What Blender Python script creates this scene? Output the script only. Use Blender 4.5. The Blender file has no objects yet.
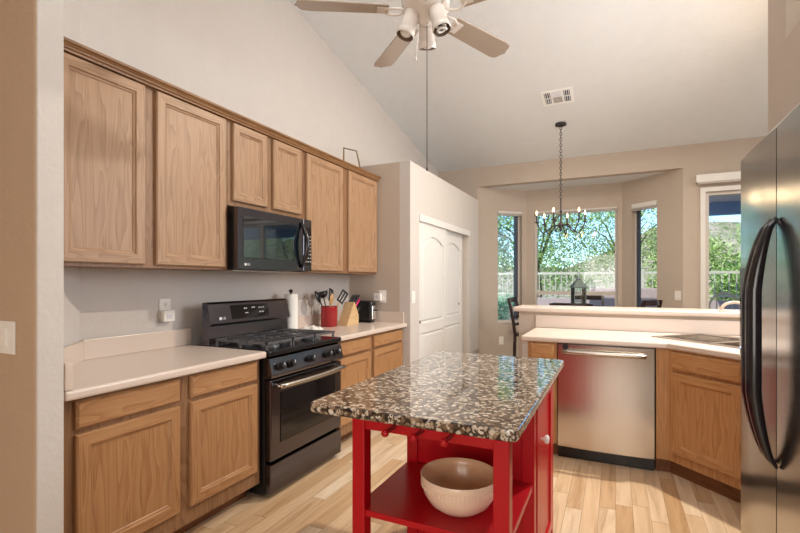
import bpy, bmesh, math, random
from mathutils import Vector, Matrix
import numpy as np
random.seed(7); rng = np.random.default_rng(7)
PI = math.pi
S = bpy.context.scene
COL = S.collection

# ---------------------------------------------------------------- camera
EYE = 1.309; FL = 0.07
cd = bpy.data.cameras.new('camera'); cam = bpy.data.objects.new('camera', cd); COL.objects.link(cam)
cd.sensor_width = 36; cd.lens = 452/800*36; cd.shift_y = 14.5/800; cd.clip_start = .02; cd.clip_end = 500
cam.location = (0, 0, EYE); cam.rotation_euler = (PI/2, 0, math.radians(25.5))
S.camera = cam
S.view_settings.view_transform = 'Standard'; S.view_settings.look = 'None'
S.view_settings.gamma = 1; S.view_settings.use_curve_mapping = False
S.view_settings.exposure = 0.30

# ---------------------------------------------------------------- world, sun, lights
W = bpy.data.worlds.new('sky'); S.world = W; W.use_nodes = True
wn = W.node_tree; wn.nodes.clear()
sky = wn.nodes.new('ShaderNodeTexSky'); sky.sky_type = 'NISHITA'; sky.sun_disc = False
sky.sun_elevation = math.radians(42); sky.sun_rotation = math.radians(200); sky.air_density = 1.0; sky.dust_density = .6; sky.ozone_density = 1.5
bg = wn.nodes.new('ShaderNodeBackground'); bg.inputs[1].default_value = 0.26
wo = wn.nodes.new('ShaderNodeOutputWorld'); tint = wn.nodes.new('ShaderNodeMixRGB'); tint.blend_type = 'MULTIPLY'; tint.inputs[0].default_value = 1; tint.inputs[2].default_value = (.72, .92, 1.12, 1)
wn.links.new(sky.outputs[0], tint.inputs[1]); wn.links.new(tint.outputs[0], bg.inputs[0]); wn.links.new(bg.outputs[0], wo.inputs[0])

def sun(direction, energy, col, angle=.6):
    l = bpy.data.lights.new('sun', 'SUN'); l.energy = energy; l.color = col; l.angle = math.radians(angle)
    o = bpy.data.objects.new('sun', l); COL.objects.link(o)
    o.rotation_euler = Vector(direction).to_track_quat('-Z', 'Y').to_euler(); o.location = (0, -5, 9)
sun((.35, .75, -.75), 4.4, (1, .93, .82))
def area(name, loc, target, sx, sy, power, col=(1, 1, 1), spread=180):
    l = bpy.data.lights.new(name, 'AREA'); l.shape = 'RECTANGLE'; l.size = sx; l.size_y = sy; l.energy = power; l.color = col
    l.spread = math.radians(spread)
    o = bpy.data.objects.new(name, l); COL.objects.link(o); o.location = loc
    o.rotation_euler = (Vector(target)-Vector(loc)).to_track_quat('-Z', 'Y').to_euler()
    return o
WARM = (1.0, .90, .78); DAY = (.93, .97, 1.0)
area('ceiling_lamp_over_sink', (.62, 3.92, 3.38), (.35, 3.3, 0), .09, .09, 76, (1, .90, .76))
area('kitchen_ceiling_fill', (-.3, 1.0, 3.75), (-.5, 1.2, 0), 1.3, 1.3, 24, (1, .98, .95))  # added soft fill below the ceiling, no fixture there
area('rear_fill_light', (.0, -2.75, 1.35), (-.6, 3, 1.35), 2.0, 1.7, 50, (1, .93, .85))  # added fill behind the camera; the rear wall has no window
area('rear_strip_light', (1.12, -2.75, 1.2), (.1, 3.4, .8), .13, 1.5, 9, (1, .97, .92))  # added strip light, meant for a vertical highlight on the dishwasher
area('family_room_fill', (3.9, 4.6, 1.7), (0, 4.2, 1.7), 2.4, 1.9, 26, DAY)  # added fill simulating an unseen window; the right wall is closed
area('dining_ceiling_fill', (1.9, 4.9, 3.05), (.5, 5.2, 0), 1.0, 1.0, 8, WARM)  # added warm fill over the dining side, no fixture there
area('kitchen_side_fill', (1.46, 3.05, 1.95), (-2.4, 3.0, 1.9), 1.3, 1.1, 41, (.90, .95, 1.0))  # added cool fill standing in for daylight from an unseen side
for nm, loc, tgt, sx, sy in (('portal_centre', (-.53, 7.16, 1.6), (-.53, 0, 1.6), 1.16, 1.7), ('portal_door', (1.85, 6.6, 1.25), (1.85, 0, 1.25), 1.9, 2.4)):
    a_ = area(nm, loc, tgt, sx, sy, 1); a_.data.cycles.is_portal = True

# ---------------------------------------------------------------- materials
def mat(name, col=(.8, .8, .8), rough=.5, metal=0, spec=.5, coat=0, trans=0, emit=None, es=0, aniso=0, ior=None):
    m = bpy.data.materials.new(name); m.use_nodes = True
    b = m.node_tree.nodes['Principled BSDF']
    b.inputs['Base Color'].default_value = (*col, 1); b.inputs['Roughness'].default_value = rough
    b.inputs['Metallic'].default_value = metal; b.inputs['Specular IOR Level'].default_value = spec
    b.inputs['Coat Weight'].default_value = coat; b.inputs['Coat Roughness'].default_value = .04
    b.inputs['Transmission Weight'].default_value = trans; b.inputs['Anisotropic'].default_value = aniso
    if ior: b.inputs['IOR'].default_value = ior
    if emit: b.inputs['Emission Color'].default_value = (*emit, 1); b.inputs['Emission Strength'].default_value = es
    return m
def N(m, t, **kw):
    n = m.node_tree.nodes.new(t)
    for k, v in kw.items(): setattr(n, k, v)
    return n
def L(m, a, b): m.node_tree.links.new(a, b)
def bsdf(m): return m.node_tree.nodes['Principled BSDF']
def ramp(m, stops, interp='LINEAR'):
    r = N(m, 'ShaderNodeValToRGB'); e = r.color_ramp.elements; r.color_ramp.interpolation = interp
    while len(e) < len(stops): e.new(.5)
    for x, (p, c_) in zip(e, stops): x.position = p; x.color = (*c_, 1)
    return r
def coords(m, scale=(1, 1, 1), src='Object', rot=(0, 0, 0)):
    t = N(m, 'ShaderNodeTexCoord'); mp = N(m, 'ShaderNodeMapping'); mp.inputs['Scale'].default_value = scale
    mp.inputs['Rotation'].default_value = rot
    L(m, t.outputs[src], mp.inputs[0]); return mp.outputs[0]
def noise(m, vec, scale, detail=3, rough=.5, dist=0):
    n = N(m, 'ShaderNodeTexNoise'); n.inputs['Scale'].default_value = scale; n.inputs['Detail'].default_value = detail
    n.inputs['Roughness'].default_value = rough; n.inputs['Distortion'].default_value = dist
    L(m, vec, n.inputs['Vector']); return n.outputs['Fac']
def math_(m, op, a, b=None):
    n = N(m, 'ShaderNodeMath', operation=op)
    for i, v in enumerate((a, b)):
        if v is None: continue
        if isinstance(v, (int, float)): n.inputs[i].default_value = v
        else: L(m, v, n.inputs[i])
    return n.outputs[0]
def mixc(m, f, a, b, mode='MIX'):
    n = N(m, 'ShaderNodeMixRGB', blend_type=mode)
    for i, v in enumerate((f, a, b)):
        if isinstance(v, (int, float)): n.inputs[i].default_value = v
        elif isinstance(v, tuple): n.inputs[i].default_value = (*v, 1)
        else: L(m, v, n.inputs[i])
    return n.outputs[0]
def bump(m, h, strength=.2, dist=.01):
    b = N(m, 'ShaderNodeBump'); b.inputs['Strength'].default_value = strength; b.inputs['Distance'].default_value = dist
    L(m, h, b.inputs['Height']); L(m, b.outputs[0], bsdf(m).inputs['Normal'])

def wall_paint(name, col, bs=.25):
    m = mat(name, col, .7, spec=.25)
    v = coords(m); n1 = noise(m, v, 38, 4, .6); n2 = noise(m, v, 9, 3)
    L(m, mixc(m, n2, tuple(x*.965 for x in col), tuple(min(1, x*1.03) for x in col)), bsdf(m).inputs['Base Color'])
    r = ramp(m, [(.42, (0, 0, 0)), (.62, (1, 1, 1))]); L(m, n1, r.inputs[0]); bump(m, r.outputs[0], bs, .004)
    return m
M = {}
M['wall'] = wall_paint('beige_paint', (.52, .44, .37))
M['wall_lit'] = wall_paint('lit_beige_paint', (.61, .57, .54))  # lit copy of the beige: window light is put into the colour
M['wall_shaded'] = wall_paint('shaded_beige_paint', (.50, .36, .25))  # shaded copy of the beige: darker, warmer colour for the dim side
M['ceiling'] = wall_paint('ceiling_paint', (.79, .815, .83), .4)

def oak(name, axis, cols=((.23, .125, .065), (.36, .215, .122), (.45, .285, .172)), rough=.42):
    m = mat(name, cols[1], rough, coat=.0, spec=.4)
    sc = {'z': (9, 9, .9), 'x': (.9, 9, 9)}[axis]
    v = coords(m, sc)
    n1 = noise(m, v, 1.3, 2, .5, .6)
    rings = math_(m, 'FRACT', math_(m, 'MULTIPLY', n1, 9.0))
    rr = ramp(m, [(0, (0, 0, 0)), (.55, (.75, .75, .75)), (.92, (1, 1, 1)), (1, (0, 0, 0))]); L(m, rings, rr.inputs[0])
    sc2 = {'z': (60, 60, 1.6), 'x': (1.6, 60, 60)}[axis]
    fine = noise(m, coords(m, sc2), 2.2, 4, .65)
    f = math_(m, 'ADD', math_(m, 'MULTIPLY', rr.outputs[0], .30), math_(m, 'MULTIPLY', fine, .72))
    cr = ramp(m, [(.15, cols[0]), (.5, cols[1]), (.85, cols[2])]); L(m, f, cr.inputs[0])
    L(m, cr.outputs[0], bsdf(m).inputs['Base Color'])
    bump(m, fine, .08, .002)
    return m
M['oak'] = oak('oak_vertical_grain', 'z'); M['oak_h'] = oak('oak_horizontal_grain', 'x')
M['oakb'] = oak('base_oak_vertical', 'z', ((.24, .105, .040), (.38, .195, .085), (.46, .26, .125))); M['oakb_h'] = oak('base_oak_horizontal', 'x', ((.24, .105, .040), (.38, .195, .085), (.46, .26, .125)))
M['oak_frame_shaded'] = oak('shaded_oak_face_frame', 'z', ((.15, .07, .03), (.25, .13, .062), (.31, .175, .09)))  # darker than the doors: shade between them is put into the colour
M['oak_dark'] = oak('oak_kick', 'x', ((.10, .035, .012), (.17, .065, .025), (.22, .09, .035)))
OC = ((.30, .13, .045), (.46, .235, .095), (.55, .31, .14))
M['oakp'] = oak('golden_oak_vertical', 'z', OC); M['oakp_h'] = oak('golden_oak_horizontal', 'x', OC)
M['crown'] = oak('oak_crown', 'x', ((.17, .08, .03), (.27, .14, .06), (.34, .19, .09)))

def laminate():
    m = mat('laminate_counter', (.66, .55, .47), .28, spec=.5)
    n = noise(m, coords(m), 160, 3, .7)
    L(m, mixc(m, n, (.60, .50, .43), (.72, .61, .53)), bsdf(m).inputs['Base Color']); return m
M['laminate'] = laminate()

def granite():
    m = mat('granite', (.5, .4, .3), .06, spec=.6, coat=.5)
    v = coords(m, (1, 1, 1)); nv = N(m, 'ShaderNodeTexNoise'); nv.inputs['Scale'].default_value = 22; nv.inputs['Detail'].default_value = 3
    L(m, v, nv.inputs['Vector'])
    dv = N(m, 'ShaderNodeVectorMath', operation='MULTIPLY_ADD'); L(m, nv.outputs['Color'], dv.inputs[0]); dv.inputs[1].default_value = (.016, .016, .016); L(m, v, dv.inputs[2])
    vo = N(m, 'ShaderNodeTexVoronoi'); vo.inputs['Scale'].default_value = 66; L(m, dv.outputs[0], vo.inputs['Vector'])
    sp = N(m, 'ShaderNodeSeparateColor'); L(m, vo.outputs['Color'], sp.inputs[0])
    big = noise(m, v, 12, 2, .5)
    f = math_(m, 'ADD', math_(m, 'MULTIPLY', sp.outputs[0], .7), math_(m, 'MULTIPLY', big, .55))
    cc = ramp(m, [(.18, (.05, .03, .02)), (.36, (.16, .095, .06)), (.55, (.36, .26, .18)), (.75, (.54, .45, .35)), (.95, (.70, .63, .54))]); L(m, f, cc.inputs[0])
    edge = ramp(m, [(.47, (0, 0, 0)), (.70, (1, 1, 1))]); L(m, vo.outputs['Distance'], edge.inputs[0])
    mm_ = mixc(m, edge.outputs[0], cc.outputs[0], (.012, .009, .008))
    class _o: outputs = [mm_]
    cr = _o
    v2 = N(m, 'ShaderNodeTexVoronoi'); v2.inputs['Scale'].default_value = 210; L(m, v, v2.inputs['Vector'])
    s2 = N(m, 'ShaderNodeSeparateColor'); L(m, v2.outputs['Color'], s2.inputs[0])
    speck = math_(m, 'GREATER_THAN', s2.outputs[1], .86)
    L(m, mixc(m, speck, cr.outputs[0], (.02, .013, .01)), bsdf(m).inputs['Base Color'])
    return m
M['granite'] = granite()

def floor_mat():
    m = mat('maple_planks', (.7, .5, .3), .32, spec=.45)
    t = N(m, 'ShaderNodeTexCoord'); s_ = N(m, 'ShaderNodeSeparateXYZ'); L(m, t.outputs['Object'], s_.inputs[0])
    x = math_(m, 'MULTIPLY', s_.outputs[0], 1/.0825); row = math_(m, 'FLOOR', x); fx = math_(m, 'FRACT', x)
    wnz = N(m, 'ShaderNodeTexWhiteNoise', noise_dimensions='1D'); L(m, row, wnz.inputs['W'])
    y = math_(m, 'ADD', math_(m, 'MULTIPLY', s_.outputs[1], 1/.95), math_(m, 'MULTIPLY', wnz.outputs['Value'], 7.0))
    br = math_(m, 'FLOOR', y); fy = math_(m, 'FRACT', y)
    cv = N(m, 'ShaderNodeCombineXYZ'); L(m, row, cv.inputs[0]); L(m, br, cv.inputs[1])
    w2 = N(m, 'ShaderNodeTexWhiteNoise', noise_dimensions='2D'); L(m, cv.outputs[0], w2.inputs['Vector'])
    # grain, shifted per board
    mp = N(m, 'ShaderNodeMapping'); mp.inputs['Scale'].default_value = (16, 1.3, 1); L(m, t.outputs['Object'], mp.inputs[0])
    ad = N(m, 'ShaderNodeVectorMath', operation='ADD'); L(m, mp.outputs[0], ad.inputs[0])
    sc = N(m, 'ShaderNodeVectorMath', operation='SCALE'); L(m, w2.outputs['Color'], sc.inputs[0]); sc.inputs['Scale'].default_value = 30; L(m, sc.outputs[0], ad.inputs[1])
    g = noise(m, ad.outputs[0], 1.2, 4, .6, 1.2)
    base = ramp(m, [(0, (.54, .35, .19)), (.2, (.62, .43, .26)), (.5, (.70, .52, .34)), (.8, (.74, .58, .41)), (1, (.79, .65, .49))]); L(m, w2.outputs['Value'], base.inputs[0])
    gr = ramp(m, [(.25, (.62, .5, .4)), (.48, (.93, .9, .86)), (.7, (1.08, 1.08, 1.08))]); L(m, g, gr.inputs[0])
    c_ = mixc(m, .85, base.outputs[0], gr.outputs[0], 'MULTIPLY')
    seam = math_(m, 'MAXIMUM', math_(m, 'LESS_THAN', fx, .022), math_(m, 'LESS_THAN', fy, .0035))
    L(m, mixc(m, math_(m, 'MULTIPLY', seam, .75), c_, (.16, .08, .035)), bsdf(m).inputs['Base Color'])
    bump(m, math_(m, 'SUBTRACT', 1.0, seam), .3, .001)
    return m
M['floor'] = floor_mat()

def brushed(name, col, rough=.26, axis='x'):
    m = mat(name, col, rough, metal=1)
    sc = {'x': (2, 2, 260), 'y': (2, 2, 260), 'z': (260, 260, 2)}[axis]
    n = noise(m, coords(m, sc), 1, 2)
    L(m, math_(m, 'ADD', math_(m, 'MULTIPLY', n, .08), rough-.04), bsdf(m).inputs['Roughness'])
    return m
M['steel'] = brushed('brushed_steel', (.50, .455, .41), .22, 'z'); bsdf(M['steel']).inputs['Anisotropic'].default_value = .8
M['fridge_steel'] = brushed('fridge_steel', (.42, .43, .44), .17, 'z')
M['chrome'] = mat('chrome', (.8, .8, .8), .08, 1)
M['black_steel'] = brushed('black_stainless', (.125, .118, .138), .19, 'x')
M['black_gloss'] = mat('black_glass', (.004, .004, .006), .04, spec=.5)
M['microwave_glass'] = mat('microwave_glass', (.004, .008, .012), .03, ior=2.1, spec=.5)
M['black'] = mat('black_enamel', (.008, .008, .009), .16)
M['iron'] = mat('cast_iron', (.11, .11, .12), .28)
M['black_plastic'] = mat('black_plastic', (.012, .012, .014), .28)
M['dark_handle'] = mat('handle_black', (.010, .010, .014), .22, coat=.3)
M['red'] = mat('red_lacquer', (.46, .002, .009), .33, coat=.1, spec=.35)
M['red_ceramic'] = mat('red_ceramic', (.33, .008, .012), .22, coat=.4)
M['white'] = mat('white_paint', (.78, .76, .73), .38)
M['white_door'] = mat('white_door_paint', (.76, .74, .72), .42)
M['vinyl'] = mat('window_vinyl', (.62, .57, .52), .45)
M['dark_blue_grey'] = mat('dark_window_frame', (.05, .06, .09), .4)
M['vent_white'] = mat('vent_white', (.92, .92, .91), .4)
M['plate'] = mat('white_plate', (.85, .82, .78), .3)
M['fan_white'] = mat('fan_white_enamel', (.74, .68, .63), .25, coat=.3)
M['fan_blade'] = mat('fan_blade', (.40, .32, .25), .22, coat=.35)
M['bulb'] = mat('bulb_glass', (.85, .85, .83), .12, coat=.5)
M['brown_in'] = mat('can_inner', (.14, .09, .06), .5)
M['wrought'] = mat('wrought_iron', (.035, .03, .028), .45, metal=.3)
M['flame'] = mat('flame_bulb', (1, .7, .4), .3, emit=(1, .62, .28), es=18)
M['candle'] = mat('candle_sleeve', (.55, .42, .28), .5)
M['dark_wood'] = mat('espresso_wood', (.022, .010, .010), .25, coat=.3)
M['seat_pad'] = mat('stool_seat_pad', (.35, .27, .22), .7)
M['bowl_out'] = mat('bowl_glaze', (.86, .66, .52), .28, coat=.3)
M['bowl_in'] = mat('bowl_inner_glaze', (.84, .52, .31), .3, coat=.3)
M['paper'] = mat('paper_towel', (.82, .80, .77), .9)
M['cloth'] = mat('white_cloth', (.78, .75, .70), .9)
M['block_wood'] = oak('knife_block_wood', 'x', ((.50, .32, .15), (.62, .42, .22), (.70, .50, .28)), .45)
M['spoon_wood'] = mat('spoon_wood', (.50, .30, .13), .5)
M['brass'] = mat('aged_brass', (.22, .15, .07), .4, metal=.6)
M['magenta'] = mat('magenta_handle', (.55, .01, .12), .35)
M['fence'] = mat('cream_fence_paint', (.50, .47, .38), .5)
M['patio_beam'] = mat('blue_grey_beam', (.22, .38, .72), .5)
M['soffit'] = mat('patio_soffit', (.62, .62, .68), .6)
M['bark'] = mat('bark', (.13, .09, .06), .9)
M['stone'] = mat('retaining_wall_block', (.40, .31, .30), .9)
M['concrete'] = mat('patio_concrete', (.55, .47, .42), .8)
M['lantern'] = mat('lantern_metal', (.10, .13, .12), .5, metal=.4)
M['tinted_faucet'] = mat('almond_faucet', (.62, .47, .36), .25, coat=.4)
M['marks'] = mat('printed_marks', (.8, .8, .8), .4)
M['blue_lamp'] = mat('indicator', (.3, .5, .9), .3, emit=(.35, .55, 1), es=1.5)

def glass_pane():
    m = bpy.data.materials.new('window_glass'); m.use_nodes = True; nt = m.node_tree; nt.nodes.clear()
    o = nt.nodes.new('ShaderNodeOutputMaterial'); mx = nt.nodes.new('ShaderNodeMixShader'); t = nt.nodes.new('ShaderNodeBsdfTransparent')
    g = nt.nodes.new('ShaderNodeBsdfGlossy'); g.inputs['Roughness'].default_value = .02; f = nt.nodes.new('ShaderNodeFresnel'); f.inputs[0].default_value = 1.4
    t.inputs[0].default_value = (.94, .97, .97, 1)
    nt.links.new(f.outputs[0], mx.inputs[0]); nt.links.new(t.outputs[0], mx.inputs[1]); nt.links.new(g.outputs[0], mx.inputs[2]); nt.links.new(mx.outputs[0], o.inputs[0])
    return m
M['glass'] = glass_pane()
def leafmat(name, c1, c2):
    m = mat(name, c1, .6, spec=.3); g = N(m, 'ShaderNodeNewGeometry')
    L(m, mixc(m, g.outputs['Random Per Island'], c1, c2), bsdf(m).inputs['Base Color'])
    bsdf(m).inputs['Transmission Weight'].default_value = 0
    return m
M['leaf1'] = leafmat('mesquite_leaves', (.16, .32, .07), (.44, .60, .22))
M['leaf2'] = leafmat('blue_green_leaves', (.13, .32, .17), (.36, .56, .36))
M['leaf3'] = leafmat('yellow_green_leaves', (.26, .40, .09), (.55, .62, .28))
def groundmat():
    m = mat('desert_ground', (.45, .33, .24), .95); v = coords(m)
    n = noise(m, v, .9, 8, .75); r = ramp(m, [(.38, (.12, .17, .06)), (.5, (.34, .30, .18)), (.62, (.55, .42, .34))]); L(m, n, r.inputs[0]); L(m, r.outputs[0], bsdf(m).inputs['Base Color']); return m
M['ground'] = groundmat()

# ---------------------------------------------------------------- mesh helpers
def put(name, verts, faces, mats, parent=None, loc=(0, 0, 0), rotz=0, mi=None, smooth=False, bevel=0, seg=2):
    me = bpy.data.meshes.new(name); me.from_pydata([tuple(v) for v in verts], [], faces)
    mats = mats if isinstance(mats, (list, tuple)) else [mats]
    for m in mats: me.materials.append(M[m] if isinstance(m, str) else m)
    if mi: me.polygons.foreach_set('material_index', mi)
    if smooth: me.polygons.foreach_set('use_smooth', [True]*len(me.polygons))
    me.update()
    o = bpy.data.objects.new(name, me); COL.objects.link(o); o.parent = parent; o.location = loc; o.rotation_euler = (0, 0, rotz)
    if bevel:
        b = o.modifiers.new('bevel', 'BEVEL'); b.width = bevel; b.segments = seg; b.limit_method = 'ANGLE'; b.angle_limit = math.radians(40)
    return o
class MB:
    def __init__(s): s.v = []; s.f = []; s.m = []; s.cur = 0; s.T = Matrix()
    def add(s, vs, fs):
        o = len(s.v); s.v += [tuple(s.T @ Vector(v)) for v in vs]; s.f += [tuple(i+o for i in f) for f in fs]; s.m += [s.cur]*len(fs); return s
    def box(s, x0, x1, y0, y1, z0, z1):
        vs = [(x, y, z) for z in (z0, z1) for x, y in ((x0, y0), (x1, y0), (x1, y1), (x0, y1))]
        return s.add(vs, [(3, 2, 1, 0), (4, 5, 6, 7), (0, 1, 5, 4), (1, 2, 6, 5), (2, 3, 7, 6), (3, 0, 4, 7)])
    def prism(s, poly, z0, z1):
        n = len(poly)
        a = sum(poly[i][0]*poly[(i+1) % n][1]-poly[(i+1) % n][0]*poly[i][1] for i in range(n))
        if a < 0: poly = poly[::-1]
        vs = [(x, y, z0) for x, y in poly]+[(x, y, z1) for x, y in poly]
        return s.add(vs, [tuple(range(n-1, -1, -1)), tuple(range(n, 2*n))]+[(i, (i+1) % n, n+(i+1) % n, n+i) for i in range(n)])
    def extr(s, poly, a, b, frame):   # poly in (p,q) extruded a..b by function frame(p,q,t)
        n = len(poly); vs = [frame(p, q, a) for p, q in poly]+[frame(p, q, b) for p, q in poly]
        return s.add(vs, [tuple(range(n-1, -1, -1)), tuple(range(n, 2*n))]+[(i, (i+1) % n, n+(i+1) % n, n+i) for i in range(n)])
    def tube(s, pts, r, n=10, caps=True):
        pts = [Vector(p) for p in pts]; rs = r if isinstance(r, (list, tuple)) else [r]*len(pts)
        vs = []; up = None
        for i, p in enumerate(pts):
            t = (pts[min(i+1, len(pts)-1)]-pts[max(i-1, 0)]).normalized()
            if up is None: up = Vector((0, 0, 1)) if abs(t.z) < .9 else Vector((1, 0, 0))
            a = t.cross(up).normalized(); b = a.cross(t).normalized(); up = b
            vs += [p+(a*math.cos(2*PI*k/n)+b*math.sin(2*PI*k/n))*rs[i] for k in range(n)]
        fs = [(i*n+k, i*n+(k+1) % n, (i+1)*n+(k+1) % n, (i+1)*n+k) for i in range(len(pts)-1) for k in range(n)]
        if caps: fs += [tuple(range(n-1, -1, -1)), tuple((len(pts)-1)*n+k for k in range(n))]
        return s.add(vs, fs)
    def lathe(s, prof, n=32, c=(0, 0, 0), axis='z', caps=True):
        vs = []
        for r, h in prof:
            for k in range(n):
                a = 2*PI*k/n; x, y = r*math.cos(a), r*math.sin(a)
                p = {'z': (x, y, h), 'x': (h, x, y), 'y': (x, h, y)}[axis]
                vs.append((c[0]+p[0], c[1]+p[1], c[2]+p[2]))
        m_ = len(prof); fs = [(i*n+k, i*n+(k+1) % n, (i+1)*n+(k+1) % n, (i+1)*n+k) for i in range(m_-1) for k in range(n)]
        if caps and prof[0][0] > 1e-5: fs.append(tuple(range(n-1, -1, -1)))
        if caps and prof[-1][0] > 1e-5: fs.append(tuple((m_-1)*n+k for k in range(n)))
        return s.add(vs, fs)
    def rings(s, w, h, prof, mh, mv, y0=0, x0=0, z0=0, top=None):
        # rectangular panel facing -y: prof = [(inset, y)], first outer; materials by side
        vs = []; fs = []; ms = []
        for ins, y in prof:
            vs += [(x0+ins, y0+y, z0+ins), (x0+w-ins, y0+y, z0+ins), (x0+w-ins, y0+y, z0+h-ins), (x0+ins, y0+y, z0+h-ins)]
        for i in range(len(prof)-1):
            for k in range(4):
                fs.append((i*4+k, i*4+(k+1) % 4, (i+1)*4+(k+1) % 4, (i+1)*4+k)); ms.append(mh if k in (0, 2) else mv)
        l = (len(prof)-1)*4; fs.append((l, l+1, l+2, l+3)); ms.append(mv if top is None else top)
        fs.append((3, 2, 1, 0)); ms.append(mv)
        o = len(s.v); s.v += [tuple(s.T @ Vector(v)) for v in vs]; s.f += [tuple(i+o for i in f) for f in fs]; s.m += ms; return s
    def build(s, name, mats, parent=None, **kw):
        return put(name, s.v, s.f, mats, parent, mi=s.m, **kw)
def tag(o, label=None, cat=None, group=None, kind=None):
    if label: o['label'] = label
    if cat: o['category'] = cat
    if group: o['group'] = group
    if kind: o['kind'] = kind
    return o
def thing(name, label, cat, loc=(0, 0, 0), rotz=0, group=None):
    o = bpy.data.objects.new(name, None); COL.objects.link(o); o.location = loc; o.rotation_euler = (0, 0, rotz); o.empty_display_size = .1
    return tag(o, label, cat, group)
def struct(o): o['kind'] = 'structure'; return o
def box(name, x0, x1, y0, y1, z0, z1, m, parent=None, bevel=0, **kw):
    return MB().box(x0, x1, y0, y1, z0, z1).build(name, m, parent, bevel=bevel, **kw)
def copy_tree(o, parent=None):
    c_ = o.copy(); COL.objects.link(c_); c_.parent = parent
    for ch in list(o.children): copy_tree(ch, c_)
    return c_
def text(s, parent, loc, rot, size, m, name='lettering', ext=.0006):
    cu = bpy.data.curves.new(name, 'FONT'); cu.body = s; cu.size = size; cu.extrude = ext; cu.align_x = 'CENTER'; cu.align_y = 'CENTER'
    cu.materials.append(M[m]); o = bpy.data.objects.new(name, cu); COL.objects.link(o); bpy.context.view_layer.update()
    me = bpy.data.meshes.new_from_object(o.evaluated_get(bpy.context.evaluated_depsgraph_get())); bpy.data.objects.remove(o)
    o = bpy.data.objects.new(name, me); COL.objects.link(o); o.parent = parent; o.location = loc; o.rotation_euler = rot
    return o
def wall(name, p, q, z0, z1, m, t=.12, holes=(), side=1, bevel=0):
    """wall from p to q; thickness t to the left of p->q times side; holes (s0,s1,z0,z1)"""
    p = Vector(p); q = Vector(q); d = (q-p); Ln = d.length; ang = math.atan2(d.y, d.x)
    ss = sorted({0, Ln, *[h[0] for h in holes], *[h[1] for h in holes]}); zs = sorted({z0, z1, *[h[2] for h in holes], *[h[3] for h in holes]})
    b = MB()
    for i in range(len(ss)-1):
        for j in range(len(zs)-1):
            cs, cz = (ss[i]+ss[i+1])/2, (zs[j]+zs[j+1])/2
            if any(h[0] < cs < h[1] and h[2] < cz < h[3] for h in holes): continue
            b.box(ss[i], ss[i+1], 0 if side > 0 else -t, t if side > 0 else 0, zs[j], zs[j+1])
    return struct(b.build(name, m, loc=(p.x, p.y, 0), rotz=ang, bevel=bevel))
def ceil_z(y): return 2.95+.188*(6.4-y)

# ---------------------------------------------------------------- room shell
struct(box('floor', -3.2, 4.0, -2.9, 7.15, FL-.1, FL, 'floor'))
RY = .9
b = MB(); zr = ceil_z(RY)
prof = [(7.2, ceil_z(7.2)), (RY, zr), (-3.0, zr-.188*3.9), (-3.0, zr-.188*3.9+.2), (RY, zr+.2), (7.2, ceil_z(7.2)+.2)]
b.extr(prof, -3.3, 4.1, lambda p, q, t: (t, p, q)); struct(b.build('ceiling', 'ceiling'))
LX = -2.41
def gable(name, x0, x1, y0, y1, m, zb=FL):
    ys = [y0]+([RY] if y0 < RY < y1 else [])+[y1]
    tz = lambda y: (ceil_z(y) if y >= RY else zr-.188*(RY-y))+.02
    poly = [(y0, zb)]+[(y1, zb)]+[(y, tz(y)) for y in ys[::-1]]
    b = MB(); b.extr(poly, x0, x1, lambda p, q, t: (t, p, q)); return struct(b.build(name, m))
gable('wall_left', LX-.12, LX, 1.33, 6.5, 'wall_lit')
gable('wall_right', 4.0, 4.12, -2.9, 6.5, 'wall')
# diagonal return between the left wall and the opening pier
wall('wall_diagonal', (-2.0, .935), (-2.41, 1.345), FL, 3.95, 'wall_lit', .04, side=1)
# opening pier in the foreground, wall running left from it
b = MB(); b.prism([(-1.765, .846), (-1.765, .933), (-3.25, .933), (-3.25, .846)], FL, 3.98)
struct(b.build('wall_foreground', ['wall_shaded'], bevel=.012, seg=3))
b = MB().box(-1.772, -1.7618, .850, .9325, FL, 3.95); struct(b.build('pier_end_lit', 'wall_lit', bevel=.004))  # lighter strip painting the lit end face of the pier
gable('wall_far_left', -3.3, -3.2, -2.9, .9, 'wall_shaded')
struct(box('wall_rear', -3.3, 4.1, -3.0, -2.9, FL, 3.35, 'wall'))
# back wall with header of the nook and the patio door opening
BX0 = -2.41
wall('wall_back', (BX0, 6.4), (4.0, 6.4), FL, 2.98, 'wall', .12, holes=[(-1.81-BX0, .734-BX0, FL, 2.675), (.96-BX0, 2.80-BX0, FL, 2.365)])
# bay nook
A, B, C_, E_ = (-1.81, 6.4), (-1.21, 6.98), (.08, 6.98), (.734, 6.4)
LA = math.dist(A, B); LC = math.dist(C_, E_)
ZS, ZT = .69, 2.345
wall('wall_nook_left', A, B, FL, 2.70, 'wall', .13, holes=[(.405*LA, .90*LA, ZS, ZT)])
wall('wall_nook_back', (-1.26, 6.98), (.13, 6.98), FL, 2.70, 'wall', .13, holes=[(.155, 1.285, ZS, ZT)])
wall('wall_nook_right', C_, E_, FL, 2.70, 'wall', .13, holes=[(.175*LC, .605*LC, ZS, ZT)])
b = MB().prism([(-1.99, 6.521), (-1.27, 7.2), (.14, 7.2), (.95, 6.521)], 2.675, 2.75); struct(b.build('ceiling_nook', 'ceiling'))
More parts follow.
